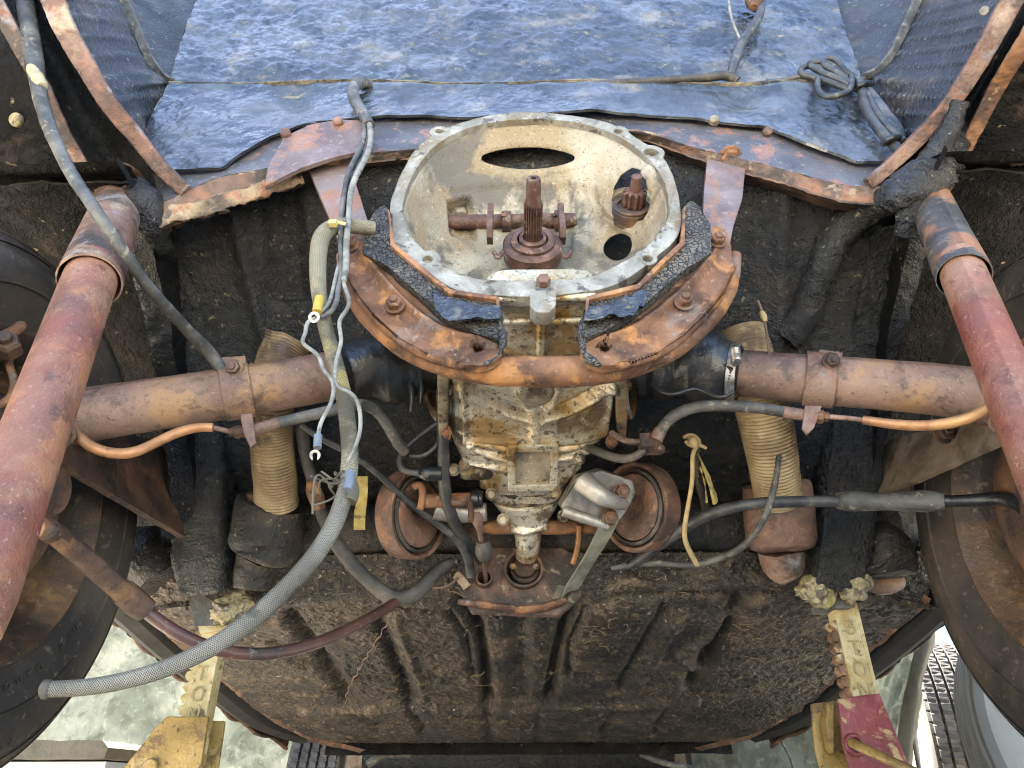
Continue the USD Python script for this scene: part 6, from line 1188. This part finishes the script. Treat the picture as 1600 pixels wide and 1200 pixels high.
# ---------------------------------------------------------------- jack stands (upright in the world)
E0 = W([0, 0, 0])
def PWy(u, v, yw):
    r = RX @ ray(u, v); return E0 + r * (yw / r[1])
def wprism(pts, yw, depth, rnd=.001, holes=()):
    q = np.array([PWy(u, v, yw) for u, v in pts]); g = Polygon(q[:, [0, 2]]).buffer(0).buffer(rnd).buffer(-rnd)
    return prism(g, [0, yw + depth, 0], np.array([1., 0, 0]), np.array([0, 0, 1.]), depth)
for s_ in (-1, 1):
    L = s_ < 0; yw = 1.19 if L else 1.16
    js = Thing('jack_stand', 'gold jack stand with a cream toothed column under the left rail' if L else 'dark red jack stand with a cream toothed column under the right rail', 'jack stand', 'jack stands')
    top = PWy(324, 982, yw) if L else PWy(1322, 938, yw); mid = PWy(311, 1122, yw) if L else PWy(1350, 1088, yw)
    xw = (top[0] + mid[0]) / 2; hw = .0185; dep = .030
    zt, zb_ = top[2], mid[2] - .05
    col = prism(Polygon([(xw - hw, zb_), (xw + hw, zb_), (xw + hw, zt), (xw - hw, zt)]), [0, yw + dep, 0], np.array([1., 0, 0]), np.array([0, 0, 1.]), dep)
    c = js.part('column', rough(refine(col, .01), (.0004, 80, 2)), 'cream_paint', 30, worldspace=True)
    n_ = int((zt - zb_ - .02) / .0165)
    for k in range(n_):
        z0 = zt - .03 - k * .0165; tg = Polygon([(xw - hw + .001, z0), (xw - hw - .0085, z0 - .003), (xw - hw - .0105, z0 - .0085), (xw - hw - .006, z0 - .0145), (xw - hw + .001, z0 - .0150)]).buffer(.0008)
        js.part('tooth', prism(tg, [0, yw + dep - .004, 0], np.array([1., 0, 0]), np.array([0, 0, 1.]), dep - .008), 'cream_paint' if L else 'tooth_rust', 35, of=c, worldspace=True)
    js.part('column_lip', prism(Polygon([(xw + hw - .005, zb_), (xw + hw + .0005, zb_), (xw + hw + .0005, zt - .004), (xw + hw - .005, zt - .004)]), [0, yw + .001, 0], np.array([1., 0, 0]), np.array([0, 0, 1.]), .003), 'cream_paint', 30, of=c, worldspace=True)
    for k, ch in enumerate('3TON'):
        zz = (PWy(320, 1020, yw)[2] if L else PWy(1326, 980, yw)[2]) - k * .0305
        js.part('letter', text_on(ch, .022, .0016, [xw - .001, yw - .0012, zz], np.array([1., 0, 0]), np.array([0, 0, 1.]), False), 'cream_shade', 20, of=c, worldspace=True)
    # saddle
    if L:
        sp_ = [(293, 926), (318, 930), (340, 944), (352, 976), (304, 978)]
        js.part('saddle', rough(refine(wprism(sp_, yw - .012, .006), .01), (.0015, 40, 2)), 'saddle_grey', 30, worldspace=True)
        js.part('saddle', rough(refine(wprism([(306, 974), (356, 972), (350, 985), (312, 988)], yw - .008, .05), .01), (.0015, 40, 2)), 'cream_paint', 30, worldspace=True)
        pads = [((340, 968), (378, 930), 15), ((356, 972), (392, 940), 10)]
    else:
        js.part('saddle', rough(refine(wprism([(1284, 940), (1304, 922), (1334, 944), (1330, 950), (1288, 950)], yw - .014, .05), .01), (.001, 40, 2)), 'saddle_grey', 30, worldspace=True)
        pads = [((1248, 912), (1296, 938), 16), ((1314, 928), (1344, 902), 17)]
    for k, (a, b, r) in enumerate(pads):
        p0, p1 = IW(PWy(*a, yw - .02)), IW(PWy(*b, yw - .02)); q = spline([p0, (p0 + p1) / 2 + [0, -.01, -.004], p1], 40); rr = px(p0, r) * (.8 + .5 * np.sin(np.linspace(.3, 2.9, 40)))
        js.part('padding', rough(tube(q, rr, 30, True, 1, .8), (.012, 45, k + 2), (.006, 110, k + 5)), 'padding', 25)
    # base: folded sheet legs going down to the ground
    sl = (lambda pa, pb, z: pa + (pb - pa) * ((z - pa[2]) / (pb[2] - pa[2])))
    if L:
        a0, a1 = PWy(258, 1128, yw), PWy(205, 1200, yw); b0, b1 = PWy(334, 1122, yw), PWy(322, 1200, yw)
        A, B = sl(a0, a1, .004), sl(b0, b1, .004); pts = [(a0[0] + .012, a0[2] + .006), (b0[0], b0[2]), (B[0], .004), (A[0] - .03, .004), (a1[0], a1[2]), (a0[0], a0[2] - .006)]; lk = 'gold_paint'
    else:
        a0, a1 = PWy(1301, 1094, yw), PWy(1326, 1186, yw); b0, b1 = PWy(1364, 1086, yw), PWy(1402, 1180, yw)
        A, B = sl(a0, a1, .004), sl(b0, b1, .004); pts = [(a0[0], a0[2]), (b0[0], b0[2]), (b1[0], b1[2]), (B[0] + .02, .004), (a1[0] - .05, .004), (a1[0] - .008, a1[2] - .03), (a1[0] - .012, a1[2] + .02)]; lk = 'red_paint'
    g = Polygon(pts).buffer(.004).buffer(-.004); yq = yw - .022
    js.part('base_plate', rough(refine(prism(g, [0, yq + .006, 0], np.array([1., 0, 0]), np.array([0, 0, 1.]), .006), .015), (.0006, 50, 2)), lk, 30, worldspace=True)
    g2 = Polygon([(x + (-.016 if not L else 0), z - .004) for x, z in pts]).buffer(.003)
    js.part('base_plate', rough(refine(prism(g2, [0, yw + dep + .014, 0], np.array([1., 0, 0]), np.array([0, 0, 1.]), .006), .015), (.0006, 50, 3)), 'gold_paint', 30, worldspace=True)
    bx = b0[0]; js.part('side_plate', prism(Polygon([(0, 0), (dep + .03, 0), (dep + .03, .004), (0, .004)]), [bx - .004, yq + .006, b0[2] - .05], np.array([0, 1., 0]), np.array([1., 0, 0]), .05), lk if L else 'gold_paint', 30, worldspace=True)
    if L:
        cpt = PWy(236, 1198, yq - .001); js.part('pivot_boss', disc(.011, .006, IW(cpt), RX.T @ np.array([0, -1., 0]), 28), 'gold_paint', 35)
    else:
        cpt = PWy(1334, 1164, yq - .001); js.part('pivot_boss', ring(.015, .009, .008, IW(cpt), RX.T @ np.array([0, -1., 0]), 32), 'red_paint', 35)
        hq = [IW(PWy(1330, 1160, yq + .01)), IW(PWy(1338, 1164, yq - .03)), IW(PWy(1372, 1180, yq - .07)), IW(PWy(1420, 1203, yq - .10)), IW(PWy(1500, 1240, yq - .12))]
        js.part('handle', rough(tube(spline(hq, 60), .0068, 18), (.0004, 60, 2)), 'gold_paint', 50)
        js.part('pawl', rough(refine(wprism([(1294, 1098), (1303, 1094), (1303, 1186), (1330, 1192), (1318, 1196), (1296, 1170), (1290, 1130)], yw + .01, .02), .01), (.001, 60, 2)), 'gold_paint', 30, worldspace=True)

# ---------------------------------------------------------------- hanging sheets, far wheels and cabinet
def curtain(us, vtop, yw, seed, folds, zlow=-.0, n=(220, 120), lean=0.0):
    a0, a1 = PWy(us[0], vtop[0], yw), PWy(us[1], vtop[1], yw)
    def fn(a, b):
        x = a0[0] + (a1[0] - a0[0]) * a; zt = a0[2] + (a1[2] - a0[2]) * a; z = zt + (zlow - zt) * b
        y = yw + lean * b + .02 * np.sin(a * folds + 2 * meshkit.fbm(np.stack([a * 3, b * 2, a * 0 + seed], 1), 2, 1)) * (.4 + .6 * b) + .05 * (meshkit.fbm(np.stack([a * 8 + b * 3, b * 5, a * 0 + seed], 1), 4, 2) - .5)
        return np.stack([x, y, z], 1)
    return grid(fn, *n)
single('tarp', curtain((-260, 520), (860, 860), 2.6, 1, 14), 'tarp', 'pale greenish wrinkled tarp hanging behind the left jack stand', 'tarp', worldspace=True, smooth=60)
tr = Thing('tarp', 'pale grey tarp hanging behind the right jack stand, with a darker hanging edge', 'tarp')
e1, e2 = PWy(1452, 930, 2.3), PWy(1408, 1190, 2.3)
def rt(a, b):
    xl = PWy(1060, 1000, 2.3)[0]; zt = e1[2] + .12; z = zt + (.01 - zt) * b; xr = e1[0] + (e2[0] - e1[0]) * (e1[2] - z) / (e1[2] - e2[2]) - .012
    x = xl + (xr - xl) * a; y = 2.3 + .02 * np.sin(a * 16 + 2 * meshkit.fbm(np.stack([a * 3, b * 2, a * 0], 1), 2, 1)) + .04 * (meshkit.fbm(np.stack([a * 9 + b * 2, b * 3, a * 0 + 5], 1), 4, 2) - .5)
    return np.stack([x, y, z], 1)
tr.part('cloth', grid(rt, 200, 120), 'tarp', 60, worldspace=True)
def hem(a, b):
    z = e1[2] + .12 + (.01 - e1[2] - .12) * a; x = e1[0] + (e2[0] - e1[0]) * (e1[2] - z) / (e1[2] - e2[2]) - .028 + .05 * b + .006 * np.sin(a * 30) * b + .01 * (meshkit.noise(np.stack([a * 25, a * 0, a * 0], 1)) - .5) * b
    return np.stack([x, 2.285 - .03 * np.sin(b * 3.1) + .01 * np.sin(a * 17), z], 1)
tr.part('hem', rough(grid(hem, 140, 14), (.003, 40, 2)), 'tarp_dark', 60, worldspace=True)
c = PWy(1226, 1135, 2.24); single('black_cord', tube(spline([IW(PWy(u, v, 2.2)) for u, v in ((1206, 1130), (1222, 1160), (1236, 1188), (1246, 1230))], 40), .004, 8), 'wire_black', 'thin black cord hanging in front of the right tarp', 'cord')

def far_wheel(t, o, d, r, w, lk_side, tread=1.0, of=None):
    """a wheel in world coordinates: o centre, d axle direction; three grooves and zigzag sipes"""
    prof = [(r * .62, -w * .46), (r * .70, -w * .5), (r * .84, -w * .54), (r * .93, -w * .52), (r * .975, -w * .47)]
    y = -w * .44
    for k in range(5):
        a, b = -w * .44 + k * w * .178, -w * .44 + k * w * .178 + w * .148
        prof += [(r * .985, a), (r, a + .002), (r, b - .002), (r * .985, b)] + ([(r * (1 - .032 * tread), b + .001), (r * (1 - .032 * tread), b + w * .028)] if k < 4 else [])
    prof += [(r * .975, w * .47), (r * .93, w * .52), (r * .84, w * .54), (r * .70, w * .5), (r * .62, w * .46)]
    v, f = lathe(prof, o, d, 420, lambda a, h: 1 - .012 * tread * (abs(h) < w * .46) * (math.sin(a * 70 + 2.2 * math.sin(h * 2 * math.pi / (w * .178))) > .72))
    return t.part('tyre', (v, f), lk_side, 25, worldspace=True)
for s_, (uu, vv) in ((-1, (492, 1172)), (1, (1120, 1172))):
    p = W(P(uu, vv, 2.38)); t = Thing('car_wheel', 'front tyre seen end-on below the ' + ('left' if s_ < 0 else 'right') + ' front corner of the floor pan', 'wheel', 'front wheels')
    o = np.array([p[0], p[1] + .30, .315]); far_wheel(t, o, np.array([1., 0, 0]), .315, .165, 'tyre_brown')
    t.part('rim', lathe([(.0, -.03), (.10, -.03), (.14, -.02), (.17, -.06), (.195, -.07), (.195, .07), (.17, .06), (.12, .03), (.0, .03)], o, np.array([1., 0, 0]), 60), 'rust_dark', 30, worldspace=True)
    t.part('hub', lathe([(0, -.08), (.05, -.08), (.06, -.05), (.06, .05), (.05, .08), (0, .08)], o, np.array([1., 0, 0]), 40), 'rust_dark', 30, worldspace=True)
fb = Thing('front_axle', 'dark greasy front axle beam between the front tyres at the bottom edge', 'axle'); 
pa, pb = W(P(560, 1185, 2.35)), W(P(1060, 1185, 2.35)); fb.part('beam', rough(tube(spline([IW(np.array([pa[0], 2.55, .44])), IW(np.array([pb[0], 2.55, .44]))], 60), .10, 30), (.006, 20, 2), (.003, 80, 3)), 'tar_thick', 50)
fb.part('beam', rough(tube(spline([IW(np.array([pa[0], 2.50, .26])), IW(np.array([pb[0], 2.50, .26]))], 60), .09, 30), (.006, 20, 4), (.003, 80, 5)), 'tar_thick', 50)
fb.part('steering_rod', tube(spline([P(574, 1195, 2.25), P(600, 1180, 2.25), P(640, 1178, 2.28)], 20), .012, 12), 'cable_grey', 40)
fb.part('steering_rod', tube(spline([P(1000, 1178, 2.25), P(1030, 1190, 2.25), P(1080, 1200, 2.28)], 20), .008, 12), 'cable_grey', 40)
# whitewall wheels of a white car at the right edge
ww = Thing('whitewall_wheel', 'whitewall tyre with dusty zigzag tread at the right edge beside the hanging tarp', 'wheel')
tp = PWy(1484, 1002, 2.5); d = nrm([-.93, .36, 0.06]); c = tp + np.array([.0, .18, -.36]); far_wheel(ww, c, d, .38, .19, 'tyre_brown')
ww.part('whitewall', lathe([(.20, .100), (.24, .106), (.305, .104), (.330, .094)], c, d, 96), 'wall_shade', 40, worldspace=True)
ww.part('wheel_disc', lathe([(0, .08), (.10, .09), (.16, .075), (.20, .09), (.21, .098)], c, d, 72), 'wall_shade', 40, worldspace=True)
w2 = Thing('whitewall_wheel', 'large white wheel cut off by the right edge of the picture', 'wheel')
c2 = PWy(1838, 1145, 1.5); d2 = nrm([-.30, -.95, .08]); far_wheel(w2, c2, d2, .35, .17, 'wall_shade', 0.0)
w2.part('whitewall', lathe([(.22, .098), (.26, .104), (.30, .101), (.326, .088)], c2, d2, 96), 'whitewall', 40, worldspace=True)
w2.part('wheel_disc', lathe([(0, .11), (.06, .11), (.09, .08), (.16, .06), (.205, .085), (.222, .098)], c2, d2, 72), 'white_metal', 40, worldspace=True)
wc = Thing('white_car', 'overexposed white car standing behind the whitewall wheels at the right edge', 'car')
q = [PWy(1400, 940, 3.0), PWy(1800, 900, 3.0)]; g = Polygon([(q[0][0], .25), (q[1][0] + 2.2, .25), (q[1][0] + 2.2, q[1][2] + .25), (q[0][0] + .8, q[0][2] + .15), (q[0][0] + .1, q[0][2])]).buffer(.05)
wc.part('body', prism(g, [0, 4.4, 0], np.array([1., 0, 0]), np.array([0, 0, 1.]), 1.4), 'white_metal', 30, worldspace=True)
wc.part('sill_strip', prism(Polygon([(q[0][0] + .1, .36), (q[1][0] + 2.1, .36), (q[1][0] + 2.1, .40), (q[0][0] + .1, .40)]), [0, 2.998, 0], np.array([1., 0, 0]), np.array([0, 0, 1.]), .01), 'chrome', 30, worldspace=True)
# white louvred cabinet under an olive lid at the lower left
cb = Thing('white_cabinet', 'white louvred metal cabinet with an olive lid at the lower left edge', 'cabinet'); yw = 1.75
A, B = PWy(40, 1172, yw), PWy(166, 1190, yw)
cb.part('body', prism(Polygon([(A[0] - .2, .02), (B[0], .02), (B[0], B[2]), (A[0] - .2, B[2])]), [0, yw + .25, 0], np.array([1., 0, 0]), np.array([0, 0, 1.]), .25), 'white_metal', 30, worldspace=True)
l0, l1 = PWy(76, 1160, yw)[0], PWy(150, 1160, yw)[0]
for k in range(9):
    z = B[2] - .022 - k * .021
    cb.part('louvre', prism(Polygon([(0, 0), (-.010, -.012), (-.010, -.014), (0, -.004)]), [l0, yw - .0005, z], np.array([0, 1., 0]), np.array([0, 0, 1.]), l1 - l0), 'louvre_blue', 25, worldspace=True)
cb.part('lid', rough(refine(prism(Polygon([(A[0] - .25, 0), (B[0] + .01, 0), (B[0] + .012, .022), (B[0] - .004, .036), (A[0] - .25, .040)]), [0, yw + .27, B[2] + .004], np.array([1., 0, 0]), np.array([0, 0, 1.]), .30), .02), (.002, 20, 2)), 'tarp_dark', 35, worldspace=True)

ground = single('ground', (np.array([[-60, -60, 0], [60, -60, 0], [60, 60, 0], [-60, 60, 0]], float), np.array([[0, 1, 2], [0, 2, 3]])), 'concrete', 'pale concrete yard under the raised car', 'ground', None, 'structure', worldspace=True, smooth=False)
for t in THINGS: t.write()
